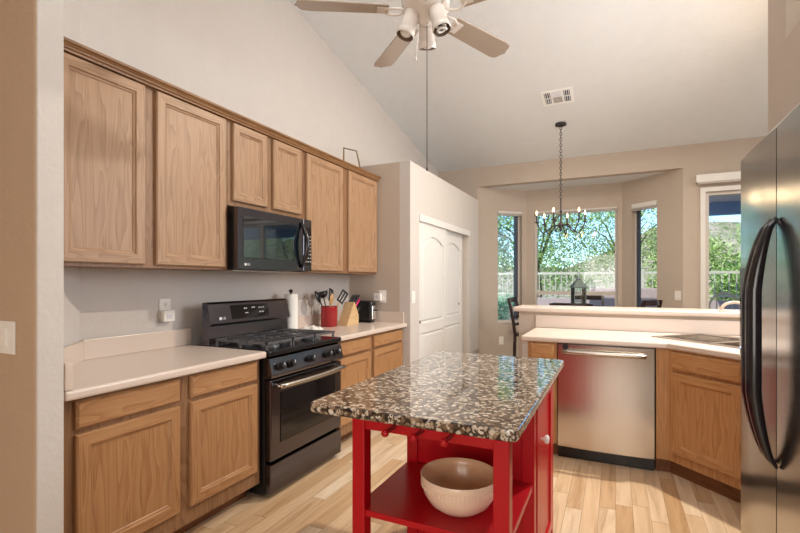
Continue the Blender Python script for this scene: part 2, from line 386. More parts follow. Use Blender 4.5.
# pantry box (8 ft high, open above)
PX = -1.74; PY0, PY1 = 3.87, 6.17; PZ = 2.44
wall('wall_pantry_front', (LX, PY0), (PX-.11, PY0), FL, PZ, 'wall', .1, side=1)
OP0, OP1, OPZ = 4.09, 5.76, 1.955
b = MB()
for y0, y1, z0, z1 in ((PY0, OP0, FL, PZ), (OP0, OP1, OPZ, PZ), (OP1, PY1+.05, FL, PZ)): b.box(PX-.11, PX, y0, y1, z0, z1)
struct(b.build('wall_pantry_side', 'wall_lit'))
struct(box('trim_2', LX, PX-.01, PY0+.02, PY1+.05, PZ-.05, PZ-.002, 'wall'))
# kitchen right wall, fridge alcove
KX = 1.27
wall('wall_kitchen_right', (KX, 4.36), (KX, .6), FL, 3.6, 'wall', .12, holes=[(.70, 1.92, 1.30, 2.55)], side=1)  # opening added to let the side fill into the kitchen
b = MB().box(.53, KX, 2.172, 2.215, FL, 1.86)
struct(b.build('wall_alcove_side', 'wall'))
b = MB(); x0 = .52
for y0, y1, z0, z1 in ((1.944, 2.141, 1.86, 3.86), (.9, 1.30, 1.86, 3.86), (1.30, 1.944, 1.86, 2.125), (1.30, 1.944, 3.0, 3.86)): b.box(x0, x0+.15, y0, y1, z0, z1)
b.box(x0+.13, x0+.15, 1.30, 1.944, 2.125, 3.0); b.box(x0+.15, KX, .9, 2.141, 1.86, 1.9)
struct(b.build('wall_over_fridge', 'wall'))
struct(box('trim_3', x0-.006, x0+.05, .9, 2.141, 1.848, 1.86, 'white'))
struct(box('niche_back_lit', x0+.115, x0+.128, 1.301, 1.943, 2.126, 2.99, 'white'))  # white back panel: the niche's lit interior put in as colour
# baseboards
struct(box('baseboard_pantry', PX, PX+.014, PY0, OP0, FL, FL+.085, 'white')); struct(box('baseboard_pantry_far', PX, PX+.014, OP1+.0, PY1, FL, FL+.085, 'white'))
for n_, P, Q in (('baseboard_nook_left', A, B), ('baseboard_nook_right', C_, E_)):
    wall(n_, P, Q, FL, FL+.085, 'white', .014, side=-1)

# windows in the nook (structure) with frames, glass and shades
def window(name, p, q, s0, s1, z0, z1, transom=None, dark=None, outer=.09):
    p = Vector(p); q = Vector(q); d = q-p; ang = math.atan2(d.y, d.x)
    w = s1-s0; f = .035
    root = struct(bpy.data.objects.new(name, None)); COL.objects.link(root)
    root.location = (p.x+d.normalized().x*s0, p.y+d.normalized().y*s0, 0); root.rotation_euler = (0, 0, ang)
    b = MB(); y0, y1 = .065, .115
    b.box(0, f, y0, y1, z0, z1); b.box(w-f, w, y0, y1, z0, z1); b.box(f, w-f, y0, y1, z0, z0+f); b.box(f, w-f, y0, y1, z1-f, z1)
    if transom: b.box(f, w-f, y0, y1, transom-.035, transom+.02)
    b.build('window_frame', 'vinyl', root)
    if dark:
        box('dark_stile', w-f-.045 if dark > 0 else f, w-f if dark > 0 else f+.03, .055, .10, z0+f, z1-f, 'dark_blue_grey', root)  # dark strip along one side of the frame
    box('window_pane', f*.6, w-f*.6, .088, .093, z0+f*.6, z1-f*.6, 'glass', root)
    box('window_sill', .001, w-.001, -.012, .065, z0-.004, z0+.012, 'vinyl', root, bevel=.003)
    return root
window('window_1', A, B, .405*LA, .90*LA, ZS, ZT, dark=1)
window('window_2', (-1.26, 6.98), (.13, 6.98), .155, 1.285, ZS, ZT, transom=1.14)
window('window_3', C_, E_, .175*LC, .605*LC, ZS, ZT, dark=-1)
def shade(p, q, s0, s1, label, z=ZT, h=.055, y=-.008, dp=.06):
    p = Vector(p); q = Vector(q); d = q-p; ang = math.atan2(d.y, d.x); dn = d.normalized()
    t = thing('window_shade', label, 'window shade', (p.x+dn.x*s0, p.y+dn.y*s0, 0), ang, 'raised shades of the nook windows')
    box('headrail', .004, s1-s0-.004, y, y+dp, z-h*.55, z-.001, 'white', t, bevel=.004)
    b = MB()
    for k in range(4): b.box(.008, s1-s0-.008, y+.008, y+dp-.008, z-h*.55-.008-k*.008, z-h*.55-.003-k*.008)
    b.build('folded_shade', 'vinyl', t)
shade(A, B, .405*LA, .90*LA, 'raised white shade at the top of the narrow left nook window')
shade((-1.26, 6.98), (.13, 6.98), .155, 1.285, 'long raised white shade at the top of the wide centre nook window', h=.04)
shade(C_, E_, .175*LC, .605*LC, 'raised white shade at the top of the narrow right nook window', h=.11)

# patio door
pd = struct(bpy.data.objects.new('door_1', None)); COL.objects.link(pd); pd.location = (.96, 6.4, 0)
b = MB(); w = 1.84; b.box(-.05, .0, -.02, .0, FL, 2.415); b.box(w, w+.05, -.02, .0, FL, 2.415); b.box(0, w, -.02, .0, 2.365, 2.415)
b.build('casing', 'white', pd)
b = MB(); b.box(.0, .04, .02, .11, FL, 2.365); b.box(w-.04, w, .02, .11, FL, 2.365); b.box(.04, w-.04, .02, .11, 2.325, 2.365); b.box(.04, w-.04, .02, .11, FL, FL+.04)
b.box(w/2-.04, w/2+.04, .03, .10, FL+.04, 2.325)
b.build('door_frame', 'vinyl', pd)
box('door_pane', .03, w/2, .05, .056, FL+.03, 2.34, 'glass', pd); box('door_pane', w/2, w-.03, .075, .081, FL+.03, 2.34, 'glass', pd)
t = thing('blind_valance', 'long white blind valance on the wall above the glass patio door', 'blind', (.86, 6.4, 2.47))
box('valance_board', 0, 2.05, -.09, -.0005, 0, .09, 'white', t, bevel=.004)
box('headrail', .02, 2.03, -.075, -.01, -.015, .0, 'vinyl', t)

# pantry doors
def pantry_door(name, x, y0, y1):
    d = struct(bpy.data.objects.new(name, None)); COL.objects.link(d); d.location = (x, y0, FL+.012); d.rotation_euler = (0, 0, PI/2)
    w = y1-y0; h = OPZ-.05-FL-.012; th = .034
    b = MB(); st = .085
    # canonical: front at y=0 facing -y, x 0..w
    za, zb = .80, h-.13       # upper panel
    n = 16
    def arch(u): return .075*math.sin(PI*min(1, max(0, (u-.06)/.88)))**.75 if .06 < u < .94 else 0
    xs = [st+(w-2*st)*i/n for i in range(n+1)]
    top = [zb-.075+arch(i/n) for i in range(n+1)]
    # slab with openings: stiles, rails, arch region strip
    b.box(0, st, 0, th, 0, h); b.box(w-st, w, 0, th, 0, h); b.box(st, w-st, 0, th, 0, .13); b.box(st, w-st, 0, th, .70, .80)
    for i in range(n):
        vs = [(xs[i], 0, top[i]), (xs[i+1], 0, top[i+1]), (xs[i+1], 0, h), (xs[i], 0, h)]; vs += [(x_, th, z_) for x_, _, z_ in vs]
        b.add(vs, [(0, 1, 2, 3), (7, 6, 5, 4), (0, 4, 5, 1), (2, 6, 7, 3)])
    b.box(st, w-st, .017, th-.002, .13, .70)
    b.box(st, w-st, .017, th-.002, .80, zb)
    b.build('door_slab', 'white_door', d)
    # raised fields
    b = MB(); g = .022; b.rings(w-2*st-2*g, .57-2*g, [(0, .017), (.012, .004)], 0, 0, x0=st+g, z0=.13+g)
    n2 = 16; xs2 = [st+g+(w-2*st-2*g)*i/n2 for i in range(n2+1)]; tp2 = [zb-.075-g+arch(i/n2) for i in range(n2+1)]
    outer = [(xs2[0], .80+g), (xs2[-1], .80+g)]+[(xs2[i], tp2[i]) for i in range(n2, -1, -1)]
    cx_ = sum(p[0] for p in outer)/len(outer); cz_ = (.8+zb)/2
    inner = [(p[0]+(.012 if p[0] < cx_ else -.012), p[1]+(.012 if p[1] < cz_ else -.012)) for p in outer]
    m_ = len(outer); vs = [(p[0], .017, p[1]) for p in outer]+[(p[0], .004, p[1]) for p in inner]
    b.add(vs, [(i, (i+1) % m_, m_+(i+1) % m_, m_+i) for i in range(m_)]+[tuple(range(m_, 2*m_))])
    b.build('raised_panel', 'white_door', d)
    return d
d2 = pantry_door('door_2', PX-.012, OP0+.012, OP0+.82); d3 = pantry_door('door_3', PX-.058, OP0+.76, OP1-.11)
b = MB(); b.lathe([(.0, .0), (.016, .001), (.016, .004), (0, .004)], 14, c=(0.03, 0, .82), axis='y'); 
k_ = b.build('finger_pull', 'brass', d2); k_.location = (0, -.005, 0)
k_ = b.build('finger_pull', 'brass', d3); k_.location = (.62, -.005, .12)
t_ = struct(bpy.data.objects.new('trim_5', None)); COL.objects.link(t_)
b = MB(); b.box(PX-.004, PX+.012, OP0-.01, OP1+.02, OPZ-.055, OPZ+.012); b.box(PX-.10, PX-.004, OP0, OP1, OPZ-.05, OPZ-.002); b.build('track_fascia', 'white_door', t_)
box('jamb', PX-.10, PX-.004, OP1-.014, OP1-.001, FL, OPZ-.05, 'vinyl', t_)
struct(box('trim_6', PX-.6, PX-.11, OP0-.2, OP1+.3, FL, 2.3, 'wall_shaded'))

# ---------------------------------------------------------------- cabinets (front faces -y in local space)
DOORP = [(0, 0), (0, -.015), (.005, -.021), (.047, -.021), (.052, -.014), (.057, -.013), (.062, -.008)]
DRAWP = [(0, 0), (0, -.012), (.008, -.021)]
def add_door(par, x0, x1, z0, z1, mats, label=None):
    b = MB(); b.rings(x1-x0, z1-z0, DOORP, 1, 0)
    o = b.build('door', mats, par, loc=(x0, 0, z0)); return o
def add_drawer(par, x0, x1, z0, z1, mats):
    b = MB(); b.rings(x1-x0, z1-z0, DRAWP, 1, 1, top=1); return b.build('drawer_front', mats, par, loc=(x0, 0, z0))
LM = ['oak', 'oak_h']; BM = ['oakb', 'oakb_h']; PM = ['oakp', 'oakp_h']
# left run: local x = world Y, local y = -world X
def left_cab(name, label, y0, y1, xf, poly, z0, z1, doors, drawers=(), kick=None, group=None):
    t = thing(name, label, 'cabinet', (xf, y0, 0), PI/2, group)
    mm = BM if kick else LM
    MB().prism(poly, z0, z1).build('body', 'oak_frame_shaded', t)
    for a0, a1, c0, c1 in doors: add_door(t, a0-y0, a1-y0, c0, c1, mm)
    for a0, a1, c0, c1 in drawers: add_drawer(t, a0-y0, a1-y0, c0, c1, mm)
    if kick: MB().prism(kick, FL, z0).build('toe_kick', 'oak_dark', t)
    return t
UF = -2.10; D_ = .305; G = 'wall cabinets above the range wall'
left_cab('wall_cabinet', 'oak wall cabinet with two tall doors, nearest the camera, left of the microwave', 1.045, 2.0, UF, [(0, 0), (.953, 0), (.953, D_), (.305, D_), (0, .0)], 1.375, 2.282,
         [(1.07, 1.464, 1.39, 2.268), (1.524, 1.972, 1.39, 2.268)])
left_cab('wall_cabinet', 'short oak wall cabinet with two small doors directly above the microwave', 2.0, 2.728, UF, [(0, 0), (.726, 0), (.726, D_), (0, D_)], 1.765, 2.282,
         [(2.03, 2.325, 1.795, 2.268), (2.385, 2.685, 1.795, 2.268)])
left_cab('wall_cabinet', 'oak wall cabinet with two tall doors right of the microwave, beside the pantry wall', 2.73, 3.868, UF, [(0, 0), (1.136, 0), (1.136, D_), (0, D_)], 1.375, 2.282,
         [(2.748, 3.245, 1.39, 2.268), (3.335, 3.852, 1.39, 2.268)])
# crown moulding
pr = [(0, 0), (-.024, 0), (-.026, .008), (-.034, .012), (-.036, .018), (-.044, .026), (-.054, .030), (-.056, .040), (0, .040)]
t = MB(); t.extr([(p, q) for p, q in pr], .0, 2.820, lambda p, q, s: (s, p, q))
o = t.build('crown_molding', 'crown', loc=(UF, 1.046, 2.274), rotz=PI/2); tag(o, 'dark stained oak crown molding running along the top of the wall cabinets', 'molding')
tag(MB().prism([(0, .001), (2.82, .001), (2.82, D_-.003), (.31, D_-.003)], 0, .028).build('top_board', 'crown', loc=(UF, 1.046, 2.283), rotz=PI/2), 'flat oak top board lying behind the crown molding on the wall cabinets', 'board')

BF = -1.82; BD = .585
left_cab('base_cabinet', 'oak base cabinet with two doors and two drawers left of the range', .937, 1.968, BF, [(0, 0), (1.03, 0), (1.03, BD), (.415, BD), (0.0, .17)], .165, .874,
         [(.996, 1.439, .245, .735), (1.499, 1.934, .245, .735)], [(.996, 1.439, .756, .862), (1.499, 1.934, .756, .862)], [(.02, .10), (1.03, .10), (1.03, .5), (.38, .5), (.02, .2)])
left_cab('base_cabinet', 'oak base cabinet with two doors and two drawers right of the range', 2.730, 3.868, BF, [(0, 0), (1.135, 0), (1.135, BD), (0, BD)], .165, .874,
         [(2.76, 3.225, .245, .735), (3.285, 3.835, .245, .735)], [(2.76, 3.225, .756, .862), (3.285, 3.835, .756, .862)], [(0, .10), (1.135, .10), (1.135, .5), (0, .5)])
def counter(label, poly, z0=.876, z1=.914):
    o = MB().prism(poly, z0, z1).build('countertop', 'laminate', None, bevel=.011, seg=3); tag(o, label, 'countertop'); return o
c1 = counter('beige laminate countertop left of the range', [(-1.768, .938), (-1.768, 1.972), (-2.405, 1.972), (-2.405, 1.345), (-2.0, .94)])
b = MB().box(-2.404, -2.388, 1.352, 1.985, .914, 1.015); b.build('backsplash', 'laminate', c1, bevel=.003)
b = MB().prism([(-2.404, 1.352), (-2.388, 1.352), (-2.01, .974), (-2.01, .952)], .914, 1.012); b.build('backsplash', 'laminate', c1)
b = MB().box(-2.0, -1.772, .939, .968, .914, 1.012); b.build('side_splash', 'laminate', c1, bevel=.003)
c2 = counter('beige laminate countertop right of the range under the utensils', [(-1.768, 2.722), (-1.768, 3.866), (-2.405, 3.866), (-2.405, 2.722)])
b = MB().box(-2.404, -2.388, 2.722, 3.866, .914, 1.015); b.build('backsplash', 'laminate', c2, bevel=.003)
b = MB().box(-2.387, -1.80, 3.85, 3.866, .914, 1.015); b.build('side_splash', 'laminate', c2, bevel=.003)

# ---------------------------------------------------------------- range
t = thing('gas_range', 'black stainless freestanding gas range between the oak cabinets', 'stove', (-1.765, 1.980, 0), PI/2)
w = .732; d = .53
MB().box(.0, w, .03, d, FL+.02, .895).build('body', 'black', t, bevel=.004)
box('oven_door', .004, w-.004, -.012, .03, .285, .745, 'black_steel', t, bevel=.006)
dr = box('oven_window', .085, w-.085, -.016, -.0119, .375, .665, 'black_gloss', t, bevel=.002)
b = MB(); pts = [(.035+(w-.07)*i/14, -.055-.022*math.sin(PI*i/14), .712) for i in range(15)]; b.tube(pts, .0155, 12)
b.tube([(.045, -.008, .712), (.045, -.055, .712)], .011, 8); b.tube([(w-.045, -.008, .712), (w-.045, -.055, .712)], .011, 8)
b.build('oven_handle', 'steel', t, smooth=True)
box('warming_drawer', .004, w-.004, -.012, .03, .10, .268, 'black_steel', t, bevel=.006)
# control strip, slanted
b = MB(); b.extr([(.03, .755), (-.018, .757), (-.028, .775), (-.005, .868), (.03, .880)], .0, w, lambda p, q, s: (s, p, q)); b.build('control_strip', 'black_steel', t, bevel=.003)
for i, x in enumerate((.075, .170, .36, .55, .65)):
    b = MB(); b.T = Matrix.Translation((x, -.018, .818)) @ Matrix.Rotation(math.radians(-14), 4, 'X')
    b.lathe([(.026, .0), (.026, -.006), (.021, -.010), (.019, -.034), (.016, -.038), (.0, -.038)], 20, axis='y'); kn = b.build('knob', 'black_plastic', t, smooth=False)
    b = MB(); b.T = Matrix.Translation((x, -.018, .818)) @ Matrix.Rotation(math.radians(-14), 4, 'X'); b.box(-.002, .002, -.0395, -.037, .0, .016); b.build('pointer', 'marks', kn)
b = MB().box(-.002, w+.002, -.012, .455, .880, .912); b.build('cooktop', 'black', t, bevel=.008, seg=3)
# burners and grates
for bx, by, br in ((.17, .14, .045), (.17, .34, .036), (.57, .14, .05), (.57, .34, .03), (.365, .235, .05)):
    b = MB(); b.lathe([(br+.012, .912), (br+.01, .922), (br, .924), (br, .932), (br-.006, .936), (0, .937)], 22, c=(bx, by, 0)); b.build('burner', 'iron', t)
for g0, g1 in ((.02, .248), (.254, .474), (.480, .712)):
    b = MB(); zt = .955; r = .0065
    for x in (g0, g1): b.box(x-r if x == g1 else x, x if x == g1 else x+r*1.5, .03, .44, zt-.012, zt)
    for y in (.03, .18, .30, .428): b.box(g0, g1, y, y+.011, zt-.012, zt)
    cx = (g0+g1)/2; b.box(cx-.005, cx+.005, .03, .44, zt-.010, zt+.004)
    for x in (cx-.05, cx+.05): b.box(x-.0045, x+.0045, .06, .41, zt-.010, zt+.003)
    for x in (g0+.004, g1-.014):
        for y in (.035, .235, .425): b.box(x, x+.01, y, y+.01, .912, zt-.01)
    b.build('grate', 'iron', t)
# back guard
b = MB(); b.extr([(.455, .90), (.525, .90), (.525, 1.175), (.49, 1.178), (.475, 1.165), (.445, 1.045), (.452, 1.035), (.475, 1.03), (.465, .93)], .0, w, lambda p, q, s: (s, p, q))
bgd = b.build('back_guard', 'black_steel', t, bevel=.002)
ang = math.atan2(.03, .12)
def on_guard(x, z, off=.0012):   # point on slanted face
    y = .445+(z-1.045)*(.03/.12); return (x, y-off, z)
b = MB(); b.add([on_guard(.17, 1.065), on_guard(.515, 1.065), on_guard(.515, 1.152), on_guard(.17, 1.152)]+[on_guard(.17, 1.065, -.004), on_guard(.515, 1.065, -.004), on_guard(.515, 1.152, -.004), on_guard(.17, 1.152, -.004)],
      [(0, 1, 2, 3), (7, 6, 5, 4), (0, 4, 5, 1), (1, 5, 6, 2), (2, 6, 7, 3), (3, 7, 4, 0)])
disp = b.build('display', 'black_gloss', bgd)
b = MB()
for (x0_, x1_, z_) in ((.285, .295, 1.125), (.30, .31, 1.125), (.355, .363, 1.128), (.366, .374, 1.128), (.377, .385, 1.128), (.42, .43, 1.125), (.44, .45, 1.125), (.46, .47, 1.125), (.29, .30, 1.095), (.305, .315, 1.095), (.42, .435, 1.095), (.445, .46, 1.095)):
    p = on_guard(x0_, z_, .0018); MB().box(x0_, x1_, p[1]-.0004, p[1], z_, z_+.006).build('display_digit', 'marks', disp)
b = MB(); p = on_guard(.075, 1.075, .002); b.lathe([(0, -.0008), (.010, -.0008), (.010, 0), (0, 0)], 18, c=(p[0], p[1], p[2]), axis='y'); b.build('logo', 'marks', bgd)
text('LG', bgd, (.103, p[1]-.001, 1.075), (PI/2+ -ang*0, 0, 0), .022, 'marks')

# ---------------------------------------------------------------- microwave
t = thing('microwave', 'black over-the-range microwave under the short wall cabinet', 'microwave', (-2.025, 1.998, 0), PI/2)
w = .716; z0, z1 = 1.375, 1.755
box('body', 0, w, .022, .375, z0, z1, 'black', t, bevel=.003)
md = box('microwave_door', 0, w*.865, -.012, .022, z0+.004, z1-.003, 'black_steel', t, bevel=.004)
b = MB().box(.04, w*.865-.05, -.0155, -.0115, z0+.075, z1-.055); b.build('glass', 'microwave_glass', md, bevel=.002)
text('LG', md, (.085, -.0128, z0+.035), (PI/2, 0, 0), .02, 'marks')
b = MB(); b.lathe([(0, -.0008), (.008, -.0008), (.008, 0), (0, 0)], 16, c=(.06, -.012, z0+.035), axis='y'); b.build('logo', 'marks', md)
cp = box('control_panel', w*.868, w, -.012, .022, z0+.004, z1-.003, 'black_steel', t, bevel=.003)
b = MB().box(w*.868+.008, w-.010, -.0150, -.0115, z0+.045, z1-.06); b.build('key_panel', 'black_gloss', cp)
b = MB()
for r_ in range(8):
    for c_ in range(3): MB().box(w*.868+.020+c_*.024, w*.868+.030+c_*.024, -.0156, -.0149, z0+.07+r_*.026, z0+.076+r_*.026).build('key_mark', 'marks', cp)
b = MB(); hx = w*.83
pts = [(hx, -.016-.05*math.sin(PI*i/16), z0+.03+(z1-z0-.065)*i/16) for i in range(17)]; b.tube(pts, [.010+.008*math.sin(PI*i/16) for i in range(17)], 12); b.build('handle', 'dark_handle', t, smooth=True)
b = MB(); 
for i in range(3): b.box(.03+.23*i, .24+.23*i, .06, .34, z0-.004, z0+.001)
b.build('vent_filter', 'steel', t)

# ---------------------------------------------------------------- peninsula
PF = 3.345
t = thing('corner_sink_cabinet', 'golden oak angled corner cabinet under the sink, right of the dishwasher', 'cabinet', (.305, PF+.0, 0), -PI/4)
# straight stile + angled body in local frame of the angled face (x along face toward the fridge)
def loc2(x, y): v = Matrix.Rotation(PI/4, 2) @ Vector((x-.305, y-PF)); return (v.x, v.y)
poly = [loc2(*p) for p in ((.236, PF), (.305, PF), (.636, PF-.331), (.636, 2.95), (1.24, 2.95), (1.24, 3.98), (.236, 3.98))]
MB().prism(poly, .165, .874).build('body', 'oakp', t)
add_drawer(t, .035, .455, .752, .862, PM); add_door(t, .035, .455, .225, .735, PM)
poly = [loc2(*p) for p in ((.236, PF+.05), (.320, PF+.05), (.68, PF-.31), (.68, 3.0), (1.2, 3.0), (1.2, 3.9), (.236, 3.9))]
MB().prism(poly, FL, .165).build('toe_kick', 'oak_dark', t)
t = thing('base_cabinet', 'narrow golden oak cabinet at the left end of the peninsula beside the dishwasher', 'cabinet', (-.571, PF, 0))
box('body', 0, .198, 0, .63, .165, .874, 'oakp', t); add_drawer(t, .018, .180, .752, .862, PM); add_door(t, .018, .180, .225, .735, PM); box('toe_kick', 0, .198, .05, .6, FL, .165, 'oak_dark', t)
# half wall with end return
b = MB(); b.box(-.76, KX, 4.0, 4.12, FL, 1.043); struct(b.build('wall_half', 'wall'))
struct(box('wall_half_end', -.612, -.573, PF+.005, 4.0, FL, .874, 'wall_lit'))
# angled piece of half wall behind sink
o = MB().prism([(-.618, PF-.018), (.295, PF-.018), (.612, PF-.335), (.612, 2.2), (1.255, 2.2), (1.255, 3.985), (-.618, 3.985)], .876, .914).build('countertop', 'laminate', None, bevel=.011, seg=3)
pcount = tag(o, 'beige laminate peninsula countertop around the corner sink, over the dishwasher', 'countertop')
# boolean sink cut
SC = Matrix.Translation((.70, 3.56, 0)) @ Matrix.Rotation(-PI/4, 4, 'Z')
cut = MB(); cut.T = SC; cut.box(-.37, -.015, -.235, .175, .6, 1.0); cut.box(.015, .37, -.235, .175, .6, 1.0)
co = cut.build('sink_cutter', 'steel')
bm_ = o.modifiers.new('sink', 'BOOLEAN'); bm_.object = co; bm_.operation = 'DIFFERENCE'
bm2 = None
dg = bpy.context.evaluated_depsgraph_get(); me2 = bpy.data.meshes.new_from_object(o.evaluated_get(dg)); o.modifiers.clear(); o.data = me2
bod = [c_ for c_ in bpy.data.objects if c_.name.startswith('body') and c_.parent and c_.parent.name == 'corner_sink_cabinet'][0]
bm_ = bod.modifiers.new('sink', 'BOOLEAN'); bm_.object = co; dg = bpy.context.evaluated_depsgraph_get(); me3 = bpy.data.meshes.new_from_object(bod.evaluated_get(dg)); bod.modifiers.clear(); bod.data = me3
bpy.data.objects.remove(co)
box('backsplash', -.618, 1.255, 3.984, 3.999, .914, 1.018, 'laminate', pcount, bevel=.003)
st = thing('kitchen_sink', 'double bowl stainless steel sink set at an angle in the corner counter', 'sink', (.70, 3.56, .914), -PI/4)
b = MB(); ro = [(-.40, -.27), (.40, -.27), (.40, .25), (-.40, .25)]
b.box(-.40, -.365, -.27, .25, .0, .007); b.box(.365, .40, -.27, .25, .0, .007); b.box(-.02, .02, -.23, .17, .0, .006); b.box(-.365, .365, -.27, -.23, .0, .007); b.box(-.365, .365, .17, .25, .0, .007)
b.build('rim', 'steel', st, bevel=.002)
for x0_, x1_ in ((-.366, -.019), (.019, .366)):
    b = MB(); vs = []
    for z, ins in ((.004, 0), (-.15, .012), (-.17, .04)):
        vs += [(x0_+ins, -.231+ins, z), (x1_-ins, -.231+ins, z), (x1_-ins, .171-ins, z), (x0_+ins, .171-ins, z)]
    fs = [(i*4+(k+1) % 4, i*4+k, (i+1)*4+k, (i+1)*4+(k+1) % 4) for i in range(2) for k in range(4)]+[(8, 9, 10, 11)]
    b.add(vs, fs); bw = b.build('basin', 'steel', st)
    b = MB(); b.lathe([(0, -.169), (.04, -.167), (.042, -.169)], 20, c=((x0_+x1_)/2, -.03, 0)); b.build('drain', 'chrome', bw)
ft = thing('kitchen_faucet', 'almond arched faucet rising at the bar ledge behind the corner sink', 'faucet', (.70, 3.99, 1.0852))
b = MB(); b.lathe([(.020, 0), (.020, .006), (.013, .012), (.0, .012)], 20); b.build('base', 'tinted_faucet', ft)
b = MB(); pts = [(0, 0, .01), (0, 0, .02)]+[(.08-.08*math.cos(a_), -.0, .02+.05*math.sin(a_)) for a_ in [PI*i/14 for i in range(1, 14)]]+[(.16, 0, .012)]
b.tube(pts, .011, 12); b.build('spout', 'tinted_faucet', ft, smooth=True)
b = MB(); b.tube([(0, 0, .015), (-.018, .03, .03)], .004, 8); b.build('lever', 'tinted_faucet', ft)
# raised bar
o = MB().prism([(-.805, 3.962), (1.262, 3.962), (1.262, 4.36), (-.805, 4.36)], 1.045, 1.085).build('bar_top', 'laminate', None, bevel=.012, seg=3)
tag(o, 'raised beige laminate bar ledge running behind the sink counter', 'bar ledge')

# dishwasher
t = thing('dishwasher', 'stainless steel dishwasher with a bar handle in the peninsula', 'dishwasher', (-.37, PF+.002, 0))
w = .600
box('tub', .002, w-.002, .012, .58, FL+.02, .872, 'black', t)
b = MB(); n = 16      # gently bowed door
for i in range(n):
    x0_, x1_ = .004+(w-.008)*i/n, .004+(w-.008)*(i+1)/n; f_ = lambda x: -.010-.012*math.sin(PI*x/w)
    b.add([(x0_, f_(x0_), .158), (x1_, f_(x1_), .158), (x1_, f_(x1_), .868), (x0_, f_(x0_), .868)], [(0, 1, 2, 3)])
    b.add([(x0_, f_(x0_), .868), (x1_, f_(x1_), .868), (x1_, .012, .868), (x0_, .012, .868)], [(0, 1, 2, 3)])
    b.add([(x0_, f_(x0_), .158), (x0_, .012, .158), (x1_, .012, .158), (x1_, f_(x1_), .158)], [(0, 1, 2, 3)])
for x_ in (.004, w-.004): b.add([(x_, f_(x_), .158), (x_, .012, .158), (x_, .012, .868), (x_, f_(x_), .868)], [(0, 1, 2, 3)])
o = b.build('door', 'steel', t, smooth=False)
bm = bmesh.new(); bm.from_mesh(o.data); bmesh.ops.remove_doubles(bm, verts=bm.verts, dist=1e-5); bm.to_mesh(o.data); bm.free()
b = MB(); pts = [(.045+(w-.10)*i/14, -.052-.016*math.sin(PI*i/14), .822+.0*i) for i in range(15)]; b.tube(pts, .016, 12)
for x_ in (.05, w-.06): b.tube([(x_, -.012, .822), (x_, -.056, .822)], [.016, .012], 10)
b.build('handle', 'steel', t, smooth=True)
box('kick_plate', .002, w-.002, .028, .06, FL, .155, 'black', t)
b = MB(); b.lathe([(0, -.016), (.02, -.016), (.022, -.010), (0, -.010)], 16, c=(.055, -.002, .853), axis='y'); b.build('vent', 'black_plastic', t)

# ---------------------------------------------------------------- refrigerator (faces -X)
t = thing('refrigerator', 'tall stainless side-by-side refrigerator with long black handles at the right edge', 'refrigerator', (.436, 2.062, 0), -PI/2)
# local x -> -world Y ; local y -> world X ; front y=0
t.location = (.436, 2.163, 0); w = .905
box('cabinet_body', .005, w-.005, .075, .82, FL+.02, 1.765, 'black_plastic', t)
def fdoor(x0_, x1_):
    b = MB(); n = 12
    f_ = lambda x: .004-.004*math.sin(PI*(x-x0_)/(x1_-x0_))
    poly = [(x0_, .07), (x0_, .016)]+[(x0_+(x1_-x0_)*i/n, f_(x0_+(x1_-x0_)*i/n)) for i in range(n+1)]+[(x1_, .016), (x1_, .07)]
    b.prism(poly, .12, 1.775); return b.build('door', 'fridge_steel', t)
f1 = fdoor(.003, .432); f2 = fdoor(.439, w-.003)
for hx, par in ((.412, f1), (.460, f2)):
    b = MB(); n = 24; pts = []; rs = []
    for i in range(n+1):
        u = i/n; bow = min(1, (math.sin(PI*u)*1.25))**.6 if 0 < u < 1 else 0
        pts.append((hx, -.002-.056*bow, .75+.748*u)); rs.append(.006+.015*bow)
    b.tube(pts, rs, 12); b.build('handle', 'dark_handle', par, smooth=True)
dp = box('dispenser', .04, .165, -.008, .03, 1.03, 1.36, 'black_plastic', f1, bevel=.005)
box('dispenser_recess', .055, .155, -.0095, -.007, 1.05, 1.25, 'black_gloss', dp); box('indicator', .06, .15, -.0105, -.008, 1.055, 1.062, 'blue_lamp', dp)
b = MB().box(.02, .08, .02, .10, 1.775, 1.80); b.build('hinge_cover', 'black_plastic', t, bevel=.006)
box('toe_grille', .01, w-.01, .03, .06, FL, .115, 'black_plastic', t)

# ---------------------------------------------------------------- island
IX0, IX1, IY0, IY1 = -.78, -.268, 1.27, 2.26
t = thing('kitchen_island', 'red kitchen island cart with a speckled granite top and open front shelf', 'kitchen island', (0, 0, 0))
def rounded(x0, x1, y0, y1, r, n=6):
    P = []
    for cx, cy, a0 in ((x1-r, y1-r, 0), (x0+r, y1-r, 90), (x0+r, y0+r, 180), (x1-r, y0+r, 270)):
        for k in range(n+1): a_ = math.radians(a0+90*k/n); P.append((cx+r*math.cos(a_), cy+r*math.sin(a_)))
    return P
MB().prism(rounded(-.905, -.232, 1.196, 2.405, .028), .883, .914).build('granite_top', 'granite', t, bevel=.007, seg=3)
lw = .046
for x, y, z0_ in ((IX0, IY0, FL), (IX1-lw, IY0, FL), (IX0, IY1-lw, FL), (IX1-lw, IY1-lw, FL)):
    box('leg', x, x+lw, y, y+lw, z0_, .883, 'red', t, bevel=.003)
b = MB(); b.box(IX0+lw, IX1-lw, IY0+.008, IY0+.028, .828, .882); b.box(IX0+.008, IX0+.028, IY0+lw, 1.70, .828, .882); b.box(IX1-.028, IX1-.008, IY0+lw, 1.70, .828, .882); b.build('apron', 'red', t)
box('shelf', IX0+.005, IX1-.005, IY0+.006, 1.70, .546, .566, 'red', t, bevel=.002)
# rear cabinet
b = MB(); b.box(IX0+.012, IX1-.012, 1.712, IY1-.006, .135, .882); b.build('cabinet_box', 'red', t)
for x in (IX0, IX1-lw): box('post', x, x+lw, 1.70, 1.70+lw, FL, .883, 'red', t, bevel=.003)
